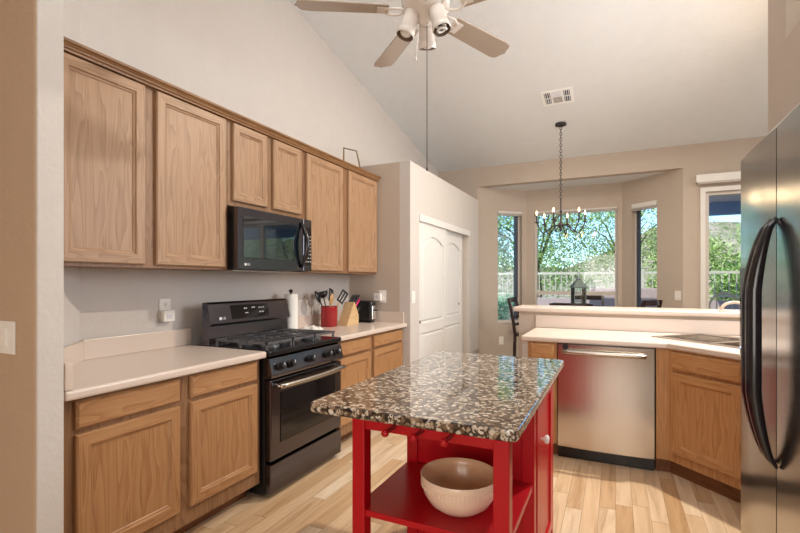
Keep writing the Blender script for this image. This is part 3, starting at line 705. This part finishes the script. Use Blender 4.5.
# side door facing +x with panel
R90 = PI/2
b = MB(); b.rings(.44, .70, [(0, 0), (0, -.012), (.003, -.014), (.05, -.014), (.058, -.006)], 0, 0)
o = b.build('door', 'red', t, loc=(IX1-.012, 1.765, .160), rotz=R90)
b = MB(); b.lathe([(.006, 0), (.006, -.012), (.016, -.018), (.0175, -.026), (.012, -.032), (0, -.033)], 18, c=(.075, -.014, .53), axis='y'); b.build('knob', 'plate', o, smooth=True)
for x in (-.628, -.535, -.440):
    b = MB(); b.lathe([(.0065, .0), (.006, -.058), (.010, -.060), (.0125, -.066), (.010, -.073), (0, -.075)], 14, c=(x, IY0+.008, .850), axis='y'); b.build('peg', 'red', t, smooth=True)
b = MB(); b.lathe([(.005, .0), (.005, -.02), (.010, -.024), (.008, -.032), (0, -.033)], 12, c=(-.745, 1.70, .79), axis='y'); b.build('peg', 'red', t, smooth=True)
# bowl
prof = [(0, 0), (.056, 0), (.066, .004), (.094, .026), (.112, .058), (.1195, .098), (.122, .116), (.120, .119), (.117, .116), (.1135, .098), (.106, .060), (.088, .032), (.05, .012), (0, .010)]
b = MB(); b.lathe(prof[:8], 48, caps=False); b.cur = 1; b.lathe(prof[7:], 48, caps=False)
o = b.build('mixing_bowl', ['bowl_out', 'bowl_in'], None, loc=(-.462, 1.42, .5665), smooth=True); o.scale = (1.04, 1.04, .97)
tag(o, 'cream ceramic mixing bowl with a tan interior on the red island shelf', 'bowl')
b = MB()
for k in range(64):
    a_ = 2*PI*k/64; r0 = .1180
    b.T = Matrix.Translation((r0*math.cos(a_), r0*math.sin(a_), .088)) @ Matrix.Rotation(a_, 4, 'Z')
    b.box(-.001, .0028, -.0035, .0035, -.007, .007)
bo = b.build('raised_band', 'bowl_out', o)

# ---------------------------------------------------------------- counter objects by the range
t = thing('paper_towel_holder', 'white paper towel roll on an upright holder with a black knob beside the range', 'paper towels', (-2.27, 2.795, .9145))
b = MB(); b.lathe([(.068, 0), (.068, .008), (.06, .012), (0, .012)], 32); b.build('base', 'black', t)
b = MB(); b.lathe([(.018, .013), (.053, .013), (.053, .293), (.018, .293)], 40); b.build('paper_roll', 'paper', t)
b = MB(); b.lathe([(.006, .012), (.006, .302), (.013, .306), (.016, .316), (.013, .327), (0, .331)], 18); b.build('rod', 'black', t)
b = MB(); n = 12; vs = []; g = []
for i in range(n+1):
    for j in range(n+1):
        x, y = (i/n-.5)*.16, (j/n-.5)*.17
        e = min(i, j, n-i, n-j)/n
        z = .026*min(1, e*5)+.008*math.sin(x*90+y*40)*min(1, e*5)+.006*math.sin(y*120-x*30)*min(1, e*5)
        vs.append((x+.006*math.sin(j*1.7), y+.006*math.sin(i*2.1), max(0.001, z)+.0005))
fs = [(i*(n+1)+j, (i+1)*(n+1)+j, (i+1)*(n+1)+j+1, i*(n+1)+j+1) for i in range(n) for j in range(n)]
o = put('folded_dishcloth', vs, fs, 'cloth', None, (-2.2, 2.965, .9145), .3, smooth=True)
s_ = o.modifiers.new('th', 'SOLIDIFY'); s_.thickness = .0008; s_.offset = 1
tag(o, 'crumpled white dishcloth lying between the paper towels and the red crock', 'cloth')
CX, CY = -2.25, 3.285
b = MB(); b.lathe([(0, 0), (.068, 0), (.071, .004), (.073, .165), (.0745, .172), (.071, .176), (.068, .172), (.067, .012), (0, .010)], 36)
tag(b.build('utensil_crock', 'red_ceramic', None, loc=(CX, CY, .9145), smooth=True), 'red cylindrical crock holding kitchen utensils on the right counter', 'utensil crock')
def utensil(name, label, dx, dy, lean, ht, head, m, mh=None):
    t = thing(name, label, 'utensil', (CX, CY, .926), 0, 'utensils in the red crock')
    base = Vector((-dx*.3, -dy*.3, .004)); tip = Vector((dx, dy, ht)); dr = (tip-base).normalized()
    b = MB(); b.tube([base, base+(tip-base)*.5, tip], [.006, .0055, .005], 8); b.build('handle', m, t, smooth=True)
    q = Vector((0, 0, 1)).rotation_difference(dr).to_matrix().to_4x4()
    b = MB(); b.T = Matrix.Translation(tip) @ q @ Matrix.Rotation(lean, 4, 'Z') @ Matrix.Scale(1.3, 4)
    if head == 'spoon':
        vs = []; n = 16
        for r_, z_ in ((1, 0), (.6, -.008), (.15, -.011)):
            vs += [(-z_, r_*.031*math.cos(2*PI*k/n), .038+r_*.044*math.sin(2*PI*k/n)) for k in range(n)]
        for r_, z_ in ((.15, -.014), (.6, -.011), (1, -.002)):
            vs += [(-z_, r_*.031*math.cos(2*PI*k/n), .038+r_*.044*math.sin(2*PI*k/n)) for k in range(n)]
        fs = [(i*n+k, i*n+(k+1) % n, (i+1)*n+(k+1) % n, (i+1)*n+k) for i in range(5) for k in range(n)]+[(5*n+k, 5*n+(k+1) % n, (k+1) % n, k) for k in range(n)]
        b.add(vs, fs)
    elif head == 'ladle': b.lathe([(.0, -.0), (.02, .004), (.034, .02), (.038, .042), (.036, .042), (.030, .022), (.0, .006)], 18)
    else:
        b.box(-.002, .002, -.028, -.018, 0, .09); b.box(-.002, .002, -.005, .005, 0, .09); b.box(-.002, .002, .018, .028, 0, .09); b.box(-.002, .002, -.028, .028, 0, .012); b.box(-.002, .002, -.028, .028, .078, .09)
    b.build('head', mh or m, t, smooth=head != 'turner')
utensil('serving_spoon', 'black spoon leaning far left in the red crock', -.03, -.09, .3, .205, 'spoon', 'black_plastic')
utensil('wooden_spoon', 'light wooden spoon leaning left in the red crock', .05, -.05, .2, .18, 'spoon', 'spoon_wood')
utensil('ladle', 'black ladle standing upright at the middle of the red crock', -.05, -.012, .5, .235, 'ladle', 'black_plastic')
utensil('slotted_turner', 'black slotted turner behind the ladle in the red crock', -.02, .05, .1, .20, 'turner', 'black_plastic')
utensil('slotted_turner', 'black slotted turner with wood grip leaning right in the red crock', .04, .10, -.4, .195, 'turner', 'spoon_wood', 'black_plastic')
# knife block
t = thing('knife_block', 'light wood knife block between the red crock and the toaster', 'knife block', (-2.18, 3.50, .9145), PI/2)
b = MB(); b.extr([(-.115, 0), (.085, 0), (.085, .085), (.018, .205), (.004, .20)], -.05, .05, lambda p, q, s: (p, s, q)); b.build('block', 'block_wood', t, bevel=.003)
dirn = Vector((.72, 0, .62)).normalized(); nrm = Vector((.125, 0, .05)).normalized()
for i, (u, s_, m, ln) in enumerate(((.2, -.03, 'black_plastic', .125), (.2, .0, 'black_plastic', .13), (.2, .03, 'black_plastic', .125), (.5, -.022, 'magenta', .125), (.5, .02, 'black_plastic', .10), (.85, -.03, 'black_plastic', .085), (.85, .0, 'black_plastic', .085), (.85, .03, 'black_plastic', .085))):
    p = Vector((.018+.067*u, s_, .205-.12*u)); kn = thing('kitchen_knife', ['black handled knife in the upper row of the knife block', 'magenta handled knife in the middle of the knife block', 'black handled knife in the middle row beside the magenta one', 'small black handled knife in the lowest row of the knife block'][0 if i < 3 else 1 if i == 3 else 2 if i == 4 else 3], 'knife', (-2.18, 3.50, .9145), PI/2, ['upper row knives', 'magenta knife', 'middle row knife', 'lower row knives'][0 if i < 3 else 1 if i == 3 else 2 if i == 4 else 3])
    b = MB(); b.tube([p+dirn*.004, p+dirn*.03, p+dirn*ln*.8, p+dirn*ln], [.009, .011, .012, .008], 8); b.build('handle', m, kn, smooth=True)
# toaster
t = thing('toaster', 'small black and chrome toaster against the pantry wall beyond the knife block', 'toaster', (-2.17, 3.768, .9145))
b = MB().box(-.12, .10, -.052, .052, .012, .205); b.build('body', 'black_plastic', t, bevel=.03, seg=4)
b = MB().box(.092, .106, -.035, .035, .03, .16); b.build('end_panel', 'chrome', t, bevel=.006)
b = MB().box(.105, .125, -.014, .014, .11, .125); b.build('lever', 'black_plastic', t, bevel=.003)
b = MB().box(-.09, .07, -.030, -.012, .2035, .2075); b.build('slot', 'iron', t)
b = MB().box(-.09, .07, .012, .030, .2035, .2075); b.build('slot', 'iron', t)
b = MB().box(-.10, .08, -.045, .045, 0, .012); b.build('base', 'black', t)

# wall plates
def plate(name, label, cat, loc, rotz, kind='outlet', w=.075, h=.118, group=None):
    t = thing(name, label, cat, loc, rotz, group)
    b = MB().box(-w/2, w/2, -.006, 0, -h/2, h/2); b.build('cover_plate', 'plate', t, bevel=.002)
    if kind == 'outlet':
        for z in (-.026, .026):
            b = MB(); b.lathe([(0, -.0082), (.0155, -.0082), (.017, -.006), (0, -.0058)], 16, c=(0, 0, z), axis='y'); s0 = b.build('socket', 'plate', t)
            b = MB(); b.box(-.007, -.005, -.0088, -.008, z-.002, z+.007); b.box(.005, .007, -.0088, -.008, z-.002, z+.006); b.box(-.002, .002, -.0088, -.008, z-.010, z-.006); b.build('slot', 'black', s0)
    elif kind == 'switch':
        b = MB().box(-.015, .015, -.011, -.005, -.033, .033); b.build('rocker', 'plate', t, bevel=.003)
    return t
o = plate('wall_outlet', 'white outlet on the wall left of the range with a plug-in device below', 'outlet', (LX+.0005, 1.815, 1.145), PI/2)
dv = thing('plug_in_device', 'small white plug-in device in the lower socket left of the range', 'plug', (LX+.009, 1.817, 1.11), PI/2)
box('housing', -.038, .038, -.032, -.001, -.04, .028, 'plate', dv, bevel=.005); box('grille', -.018, .018, -.0335, -.0315, -.025, .0, 'soffit', dv)
o = plate('wall_outlet', 'white outlet on the pantry return wall above the right counter', 'outlet', (-2.03, PY0-.0005, 1.16), 0)
dv = thing('plug_in_device', 'white plug-in device on the pantry return wall outlet', 'plug', (-2.075, PY0-.009, 1.155), 0)
box('housing', -.03, .045, -.04, -.001, -.035, .035, 'plate', dv, bevel=.005)
box('indicator', -.01, .02, -.0415, -.0395, -.01, .015, 'soffit', dv)
plate('light_switch', 'white double light switch beside the pantry doors', 'switch', (PX+.0005, 3.94, 1.155), PI/2, 'switch')
plate('light_switch', 'white light switch on the shaded foreground wall at the left edge', 'switch', (-1.945, .8455, 1.110), 0, 'switch', w=.12, h=.115)
dx = Vector((E_[0]-C_[0], E_[1]-C_[1])); 
plate('light_switch', 'white light switch on the right nook wall beside the patio door', 'switch', (C_[0]+dx.x*.929-.0004, C_[1]+dx.y*.929-.0004, 1.13), math.atan2(dx.y, dx.x), 'switch')
dx = Vector((B[0]-A[0], B[1]-A[1])); 
plate('wall_outlet', 'white outlet low on the left nook wall under the narrow window', 'outlet', (A[0]+dx.x*.469+.0004, A[1]+dx.y*.469-.0004, .43), math.atan2(dx.y, dx.x), 'outlet')

# bracket on top of cabinets
t = thing('metal_book_stand', 'bent brown metal stand on top of the wall cabinets near the pantry wall', 'stand', (-2.17, 3.60, 2.312))
b = MB(); b.tube([(-.03, -.16, .0), (-.03, -.16, .19), (-.03, .06, .22), (.0, .10, .012)], .008, 4); b.build('frame', 'brass', t)
b = MB().box(-.03, .03, .08, .22, 0, .014); b.build('foot', 'wrought', t)

# ---------------------------------------------------------------- ceiling vent
vy = 4.94; sl = -math.atan(.188)
t = thing('ceiling_vent', 'white square air vent set in the sloped ceiling', 'vent', (-.545, vy, ceil_z(vy)-.001)); t.rotation_euler = (sl, 0, 0)
b = MB(); b.box(-.155, .155, -.135, .135, -.006, 0); b.build('vent_frame', 'vent_white', t, bevel=.002)
for x0_, x1_, y0_, y1_, m in ((-.045, .045, .005, .10, 'brown_in'), (-.045, .045, -.10, -.005, 'soffit'), (-.125, -.065, -.10, -.01, 'dark_blue_grey'), (-.125, -.065, .01, .10, 'dark_blue_grey'), (.065, .125, -.10, -.01, 'dark_blue_grey'), (.065, .125, .01, .10, 'dark_blue_grey')):
    lv = box('louver_slot', x0_, x1_, y0_, y1_, -.0075, -.0058, m, t)
    b = MB()
    if abs(x0_) > .05:
        for k in range(3): b.box(x0_+.008+k*.02, x0_+.013+k*.02, y0_, y1_, -.014, -.007)
    else:
        for k in range(4): b.box(x0_, x1_, y0_+.01+k*.022, y0_+.013+k*.022, -.012, -.007)
    b.build('louver', 'vent_white', lv)

# ---------------------------------------------------------------- ceiling fan
fx, fy, fz = -.880, 2.15, 2.70
t = thing('ceiling_fan', 'white ceiling fan with tan blades and three spotlights hanging from the vault', 'ceiling fan', (fx, fy, 0))
cz = ceil_z(fy)
b = MB(); b.lathe([(.07, cz-.01), (.07, cz-.03), (.02, cz-.10), (0, cz-.10)], 24); b.build('canopy', 'fan_white', t, smooth=True)
b = MB(); b.tube([(0, 0, cz-.05), (0, 0, fz+.13)], .012, 12); b.build('downrod', 'fan_white', t)
b = MB(); b.lathe([(0, fz+.16), (.05, fz+.15), (.11, fz+.11), (.125, fz+.05), (.12, fz+.0), (.08, fz-.03), (.045, fz-.04), (.032, fz-.06), (.02, fz-.075), (0, fz-.078)], 36); b.build('motor_housing', 'fan_white', t, smooth=True)
for k in range(5):
    a_ = math.radians(66+72*k)
    br = bpy.data.objects.new('blade', None)
    T = Matrix.Rotation(a_, 4, 'Z') @ Matrix.Translation((0, 0, fz-.005)) @ Matrix.Rotation(math.radians(-12), 4, 'X')
    out = [(.19, -.055), (.60, -.068), (.635, -.060), (.645, -.045), (.652, -.02), (.665, 0), (.652, .02), (.645, .045), (.635, .060), (.60, .068), (.19, .055)]
    b = MB(); b.T = T; b.prism(out, -.003, .003); bl = b.build('blade', 'fan_blade', t, bevel=.001)
    b = MB(); b.T = T
    for sy_ in (-1, 1):
        pts = [(.10, sy_*.012, -.006), (.13, sy_*.04, -.010), (.17, sy_*.046, -.012), (.205, sy_*.030, -.011), (.215, sy_*.010, -.010)]; b.tube(pts, .006, 8)
    b.box(.19, .25, -.035, .035, -.009, -.003)
    b.build('blade_iron', 'fan_white', bl, smooth=False)
for k, (ax, ay) in enumerate(((-.085, -.015), (.02, -.03), (.06, .05))):
    pass
for px_, ang_ in ((0, 217), (1, 107), (2, -19)):
    a_ = math.radians(ang_); c0 = Vector((.062*math.cos(a_), .062*math.sin(a_), fz-.003)); dd = Vector((math.cos(a_)*.33, math.sin(a_)*.33, -1)).normalized()
    q = Vector((0, 0, -1)).rotation_difference(dd).to_matrix().to_4x4()
    b = MB(); b.T = Matrix.Translation(c0) @ q; 
    b.lathe([(0, .02), (.012, .015), (.024, .0), (.038, -.012), (.041, -.03), (.041, -.115), (.045, -.118), (.047, -.145), (.044, -.150)], 28, caps=False); cn = b.build('spot_shade', 'fan_white', t, smooth=True)
    b = MB(); b.T = Matrix.Translation(c0) @ q; b.lathe([(.044, -.1501), (.040, -.146), (.038, -.10), (0, -.098)], 28, caps=False); b.build('inner_reflector', 'brown_in', cn, smooth=True)
    b = MB(); b.T = Matrix.Translation(c0) @ q
    if px_ == 2: b.tube([(.022*math.cos(th*.5), .022*math.sin(th*.5), -.105-.0022*th) for th in range(26)], .0065, 8)
    else: b.lathe([(.0, -.152), (.018, -.149), (.030, -.138), (.032, -.125), (.018, -.10), (0, -.099)], 22)
    b.build('bulb', 'bulb', cn, smooth=True)
b = MB(); b.tube([(-.035, .0, fz-.06), (-.045, -.02, fz-.24)], .0016, 6); b.lathe([(0, fz-.262), (.006, fz-.255), (.004, fz-.24), (0, fz-.238)], 10, c=(-.045, -.02, 0)); b.build('short_chain', 'fan_white', t)
b = MB(); b.tube([(.012, -.01, fz-.06), (.012, -.01, 1.885)], .0022, 6); b.lathe([(0, 1.868), (.005, 1.874), (.004, 1.888), (0, 1.892)], 10, c=(.012, -.01, 0)); b.build('pull_chain', 'wrought', t)

# ---------------------------------------------------------------- chandelier
hx, hy = -.570, 5.50; hz = ceil_z(hy)
t = thing('chandelier', 'dark iron candle chandelier hanging on a chain in front of the nook window', 'chandelier', (hx, hy, 0))
b = MB(); b.lathe([(0, hz+.012), (.06, hz+.005), (.062, hz-.018), (.03, hz-.03), (0, hz-.032)], 24); b.build('canopy', 'wrought', t, smooth=True)
b = MB(); z = hz-.03; k = 0
while z > 2.27:
    r_ = .012; pts = [(r_*math.cos(a_) if k % 2 == 0 else 0, 0 if k % 2 == 0 else r_*math.cos(a_), z-.018+.021*math.sin(a_)) for a_ in [2*PI*i/8 for i in range(9)]]
    b.tube(pts, .0034, 5, caps=False); z -= .033; k += 1
b.build('chain', 'wrought', t)
b = MB(); b.lathe([(0, 2.27), (.008, 2.26), (.008, 2.13), (.018, 2.11), (.010, 2.09), (.010, 2.0), (.026, 1.97), (.028, 1.94), (.012, 1.91), (.014, 1.89), (0, 1.875)], 18); b.build('stem', 'wrought', t, smooth=True)
for k in range(6):
    a_ = math.radians(20+60*k); ca, sa = math.cos(a_), math.sin(a_); R = .27
    pts = []
    for i in range(15):
        u = i/14; r_ = .02+(R-.02)*u; zz = 1.945+.035*math.sin(u*2*PI)-.03*u+(.07*max(0, u-.75)*4 if u > .75 else 0)-.035*math.sin(u*PI)
        pts.append((r_*ca, r_*sa, zz))
    b = MB(); b.tube(pts, .0065, 8); ar = b.build('arm', 'wrought', t, smooth=True); e = pts[-1]
    b = MB(); b.lathe([(0, -.005), (.025, .0), (.028, .006), (.008, .004), (0, .004)], 16, c=(e[0], e[1], e[2])); b.build('drip_pan', 'wrought', ar)
    b = MB(); b.lathe([(.0095, .004), (.0095, .085), (0, .085)], 12, c=(e[0], e[1], e[2])); b.build('candle_sleeve', 'wrought', ar)
    b = MB(); b.lathe([(0, .085), (.007, .092), (.009, .105), (.006, .12), (.001, .135)], 12, c=(e[0], e[1], e[2])); fl = b.build('flame_bulb', 'flame', ar, smooth=True)
    pl = bpy.data.lights.new('bulb_light', 'POINT'); pl.energy = .35; pl.color = (1, .75, .45); pl.shadow_soft_size = .03
    po = bpy.data.objects.new('bulb_light', pl); COL.objects.link(po); po.location = (hx+e[0], hy+e[1], e[2]+.16)

# ---------------------------------------------------------------- dining set in the nook
t = thing('dining_table', 'dark wood counter height dining table in the nook under the chandelier', 'table', (-.45, 5.62, FL))
box('tabletop', -.50, .50, -.45, .45, .80, .835, 'dark_wood', t, bevel=.006); box('apron', -.44, .44, -.39, .39, .72, .80, 'dark_wood', t)
for x in (-.44, .39):
    for y in (-.39, .34): box('leg', x, x+.05, y, y+.05, 0, .72, 'dark_wood', t, bevel=.004)
TBZ = FL+.835
def stool(label, x, y, rot, top=1.10):
    t = thing('counter_stool', label, 'chair', (x, y, FL), rot, 'dark counter stools around the nook table')
    # faces +y; back at y=-.2
    H_ = top-FL; s = .62
    box('seat', -.20, .20, -.19, .20, s-.03, s, 'dark_wood', t, bevel=.006); box('cushion', -.18, .18, -.15, .18, s+.0005, s+.03, 'seat_pad', t, bevel=.012)
    for sx in (-1, 1):
        b = MB(); P = [(sx*.185, -.19, 0), (sx*.185, -.175, s), (sx*.185, -.205, s+(H_-s)*.5), (sx*.185, -.25, H_)]
        for i in range(3):
            p, q = P[i], P[i+1]; w_ = .016
            b.add([(p[0]-w_, p[1]-w_, p[2]), (p[0]+w_, p[1]-w_, p[2]), (p[0]+w_, p[1]+w_, p[2]), (p[0]-w_, p[1]+w_, p[2]), (q[0]-w_, q[1]-w_, q[2]), (q[0]+w_, q[1]-w_, q[2]), (q[0]+w_, q[1]+w_, q[2]), (q[0]-w_, q[1]+w_, q[2])], [(3, 2, 1, 0), (4, 5, 6, 7), (0, 1, 5, 4), (1, 2, 6, 5), (2, 3, 7, 6), (3, 0, 4, 7)])
        b.build('rear_leg', 'dark_wood', t); box('front_leg', sx*.18-.018, sx*.18+.018, .16, .196, 0, s-.03, 'dark_wood', t)
    for z_, h_ in ((H_-.055, .06), (H_-.16, .03), (H_-.25, .03), (H_-.34, .03)):
        yy = -.19-.06*(z_-s)/(H_-s); b = MB()
        n = 8
        for i in range(n):
            x0_, x1_ = -.17+.34*i/n, -.17+.34*(i+1)/n; c0_, c1_ = -.02*math.sin(PI*i/n), -.02*math.sin(PI*(i+1)/n)
            b.add([(x0_, yy+c0_-.008, z_), (x1_, yy+c1_-.008, z_), (x1_, yy+c1_+.008, z_), (x0_, yy+c0_+.008, z_), (x0_, yy+c0_-.008, z_+h_), (x1_, yy+c1_-.008, z_+h_), (x1_, yy+c1_+.008, z_+h_), (x0_, yy+c0_+.008, z_+h_)], [(3, 2, 1, 0), (4, 5, 6, 7), (0, 1, 5, 4), (1, 2, 6, 5), (2, 3, 7, 6), (3, 0, 4, 7)])
        b.build('back_slat', 'dark_wood', t)
    b = MB(); b.box(-.18, .18, .165, .19, .2, .23); b.box(-.19, -.17, -.17, .17, .25, .28); b.box(.17, .19, -.17, .17, .25, .28); b.build('footrest', 'dark_wood', t)
    return t
stool('dark wood stool seen side-on at the left end of the bar ledge', -.885, 5.55, -PI/2-.03, 1.105)
stool('dark wood stool with its back to the bar, in front of the lantern', -.40, 5.02, 0, 1.085)
stool('dark wood stool on the window side of the nook table, right of the lantern', -.34, 6.38, PI, 1.11)
stool('dark wood stool at the right end of the nook table', .14, 5.68, PI/2-.5, 1.10)
t = thing('candle_lantern', 'dark metal candle lantern with glass sides on the nook table', 'lantern', (-.395, 5.72, TBZ), .35); t.scale = (.72, .72, 1.08)
box('base', -.10, .10, -.10, .10, 0, .025, 'lantern', t, bevel=.004)
for sx in (-1, 1):
    for sy in (-1, 1): box('post', sx*.088-.008, sx*.088+.008, sy*.088-.008, sy*.088+.008, .025, .30, 'lantern', t)
b = MB()
for sy in (-1, 1):
    b.box(-.088, .088, sy*.088-.003, sy*.088+.003, .15, .156); b.box(-.003, .003, sy*.088-.003, sy*.088+.003, .025, .30); b.box(sy*.088-.003, sy*.088+.003, -.088, .088, .15, .156); b.box(sy*.088-.003, sy*.088+.003, -.003, .003, .025, .30)
b.build('glazing_bars', 'lantern', t)
for sy in (-1, 1):
    box('pane', -.08, .08, sy*.083-.001, sy*.083+.001, .026, .299, 'glass', t); box('pane', sy*.083-.001, sy*.083+.001, -.08, .08, .026, .299, 'glass', t)
b = MB(); b.T = Matrix.Rotation(PI/4, 4, 'Z'); b.lathe([(.155, .30), (.155, .312), (.05, .385), (.05, .40), (.03, .425), (0, .43)], 4); b.build('roof', 'lantern', t)
b = MB(); b.tube([(.022*math.cos(a_), 0, .445+.022*math.sin(a_)) for a_ in [2*PI*i/12 for i in range(13)]], .0035, 6); b.build('ring', 'lantern', t)
b = MB(); b.lathe([(0, 0), (.03, 0), (.03, .12), (0, .122)], 18); o = b.build('pillar_candle', 'plate', None, loc=(-.395, 5.72, TBZ+.0252)); tag(o, 'white pillar candle inside the dark lantern', 'candle')

# ---------------------------------------------------------------- outdoors
GZ = 0.0
struct(box('ground', -60, 60, 7.3, 60, GZ-.2, GZ-.02, 'ground')); struct(box('patio_slab', -6, 12, 6.55, 10.0, GZ-.02, GZ+.03, 'concrete'))
# hill
n = 60; vs = []; fs = []
for i in range(n+1):
    for j in range(n+1):
        x = -70+140*i/n; y = 34+46*j/n
        v_ = j/n; rp = min(1, max(0, (x+9)/19)); hgt = (3.2+6.8*rp*rp*(3-2*rp))*math.sin(min(1, v_*1.5)*PI/2)*(1+.06*math.sin(x*.31))+.35*rng.standard_normal()*(v_ > .02)
        vs.append((x, y, hgt*v_**.55-.1))
for i in range(n):
    for j in range(n): fs.append((i*(n+1)+j, (i+1)*(n+1)+j, (i+1)*(n+1)+j+1, i*(n+1)+j+1))
struct(put('desert_hill', vs, fs, 'ground', smooth=True))
# retaining wall and fence
FY = 10.6
tag(box('garden_wall', -7, 13, FY, FY+.2, GZ, .93, 'stone', bevel=.01), 'low mauve block garden wall under the cream picket fence', 'wall')
tag(box('garden_planter', -.45, .9, 9.2, 9.5, GZ, 1.18, 'stone', bevel=.02), 'mauve block planter wall below the wide nook window on the right', 'planter')
ft = thing('picket_fence', 'cream metal picket fence across the back garden beyond the windows', 'fence', (0, FY+.1, .935))
for s in range(8):
    x0_ = -7+2.5*s
    b = MB(); b.box(x0_, x0_+2.5, -.02, .02, .52, .57); b.box(x0_, x0_+2.5, -.02, .02, .06, .10)
    for k in range(21): b.box(x0_+.06+k*.119, x0_+.076+k*.119, -.012, .012, .03, .56)
    b.build('picket_panel', 'fence', ft); box('fence_post', x0_-.035, x0_+.035, -.035, .035, 0, .62, 'fence', ft)
# patio cover
t = thing('patio_cover', 'patio roof with a blue fascia beam outside the glass door', 'patio roof', (0, 0, 0))
box('fascia_beam', 1.15, 9.5, 8.95, 9.1, 2.40, 2.60, 'patio_beam', t); box('roof_deck', 1.0, 9.5, 6.6, 9.3, 2.60, 2.68, 'soffit', t); box('post', 8.9, 9.1, 8.9, 9.1, GZ, 2.40, 'soffit', t)
b = MB(); b.box(1.1, 9.5, 9.1, 9.28, 2.50, 2.60); b.build('gutter', 'white', t)
# patio chair with arched back
t = thing('patio_chair', 'beige patio chair with an arched back outside the glass door', 'chair', (1.62, 8.4, GZ+.03), .4)
b = MB(); b.tube([(-.24, .2, 0), (-.24, .2, .85)]+[(-.24*math.cos(a_), .2, .85+.24*math.sin(a_)) for a_ in [PI*i/10 for i in range(1, 10)]]+[(.24, .2, .85), (.24, .2, 0)], .016, 8); b.build('back_frame', 'tinted_faucet', t, smooth=True)
b = MB()
for x in (-.12, 0, .12): b.tube([(x, .2, .42), (x, .2, 1.05)], .008, 6)
b.build('back_bars', 'tinted_faucet', t); box('seat', -.25, .25, -.28, .2, .40, .45, 'soffit', t, bevel=.01)
for x in (-.22, .22): b = MB(); b.tube([(x, -.26, 0), (x, -.26, .41)], .014, 8); b.build('leg', 'tinted_faucet', t)
# trees
def tree(label, x, y, zc, rx, ry, rz, nleaf, m, size=.10, seed=1, name='tree', cat='tree', nb=7, fill=1.0):
    nleaf = int(nleaf*3.0)
    g = np.random.default_rng(seed)
    t = thing(name, label, cat, (x, y, GZ-.02), 0)
    b = MB(); trunk_h = zc-rz*.5
    b.tube([(0, 0, 0), (.08, .03, trunk_h*.5), (-.05, .0, trunk_h)], [.05*rx/2+.03, .04*rx/2+.02, .03*rx/2+.02], 8)
    tips = []
    for k in range(nb):
        a_ = 2*PI*k/nb+g.uniform(-.4, .4); e_ = g.uniform(.1, 1.0)
        tip = Vector((rx*.8*math.cos(a_)*math.cos(e_), ry*.8*math.sin(a_)*math.cos(e_), zc+rz*.7*math.sin(e_)-rz*.1)); mid = Vector((tip.x*.45, tip.y*.45, (trunk_h*.8+tip.z)/2+rz*.12))
        b.tube([(-.03, 0, trunk_h*.75), mid, tip], [.025*rx/2+.012, .015*rx/2+.01, .008], 6); tips += [mid, tip]
    b.build('trunk', 'bark', t, smooth=True)
    ncl = 46; cl = []
    for k in range(ncl):
        d_ = g.standard_normal(3); d_ /= np.linalg.norm(d_); r_ = g.uniform(.35, 1)**.5
        cl.append((d_[0]*rx*r_, d_[1]*ry*r_, zc+d_[2]*rz*r_))
    cl = np.array(cl); idx = g.integers(0, ncl, nleaf)
    cen = cl[idx]+g.standard_normal((nleaf, 3))*np.array([rx, ry, rz])*.15
    cen[:, 2] = np.maximum(cen[:, 2], .1)
    d1 = g.standard_normal((nleaf, 3)); d1 /= np.linalg.norm(d1, axis=1)[:, None]; d2 = g.standard_normal((nleaf, 3)); d2 -= (d1*d2).sum(1)[:, None]*d1; d2 /= np.linalg.norm(d2, axis=1)[:, None]
    s = size*g.uniform(.6, 1.3, nleaf)[:, None]
    s = s*.42; V = np.stack([cen-d1*s, cen+d2*s*.42, cen+d1*s, cen-d2*s*.42], 1).reshape(-1, 3)
    me = bpy.data.meshes.new('foliage'); me.vertices.add(len(V)); me.vertices.foreach_set('co', V.ravel()); me.loops.add(nleaf*4); me.loops.foreach_set('vertex_index', np.arange(nleaf*4)); me.polygons.add(nleaf); me.polygons.foreach_set('loop_start', np.arange(nleaf)*4)
    me.update(calc_edges=True); me.materials.append(M[m]); o = bpy.data.objects.new('foliage', me); COL.objects.link(o); o.parent = t
tree('spreading green mesquite tree filling the wide nook window', -2.0, 13.2, 3.0, 2.3, 1.6, 1.8, 7000, 'leaf1', seed=1)
tree('pale green tree on the right side of the wide nook window', .25, 14.6, 3.1, 1.9, 1.5, 1.7, 4200, 'leaf3', seed=2)
tree('blue green tree behind the narrow left nook window', -4.9, 13.4, 2.4, 2.0, 1.6, 2.3, 6000, 'leaf2', seed=3)
tree('low bush behind the fence in the narrow right nook window', 1.7, 12.6, 1.35, 1.0, .8, .95, 3500, 'leaf3', seed=4, name='bush', cat='bush')
tree('round green bush behind the fence outside the glass door', 3.0, 12.0, 1.45, 1.05, .9, 1.1, 4000, 'leaf1', seed=5, name='bush', cat='bush')
tree('wide yellow green tree far right beyond the patio', 6.3, 12.8, 2.4, 2.3, 1.5, 2.0, 7000, 'leaf3', seed=6)
tree('dark green tree at the far right end of the garden', 10.0, 13.0, 2.6, 2.3, 1.6, 2.2, 6000, 'leaf1', seed=7)
tree('low shrub in front of the garden wall below the left nook window', -2.1, 9.6, .55, .75, .5, .5, 2500, 'leaf2', size=.07, seed=8, name='shrub', cat='shrub')

# ---------------------------------------------------------------- put the finished floor at height zero
for o in list(S.objects):
    if o.parent is None: o.location.z -= FL
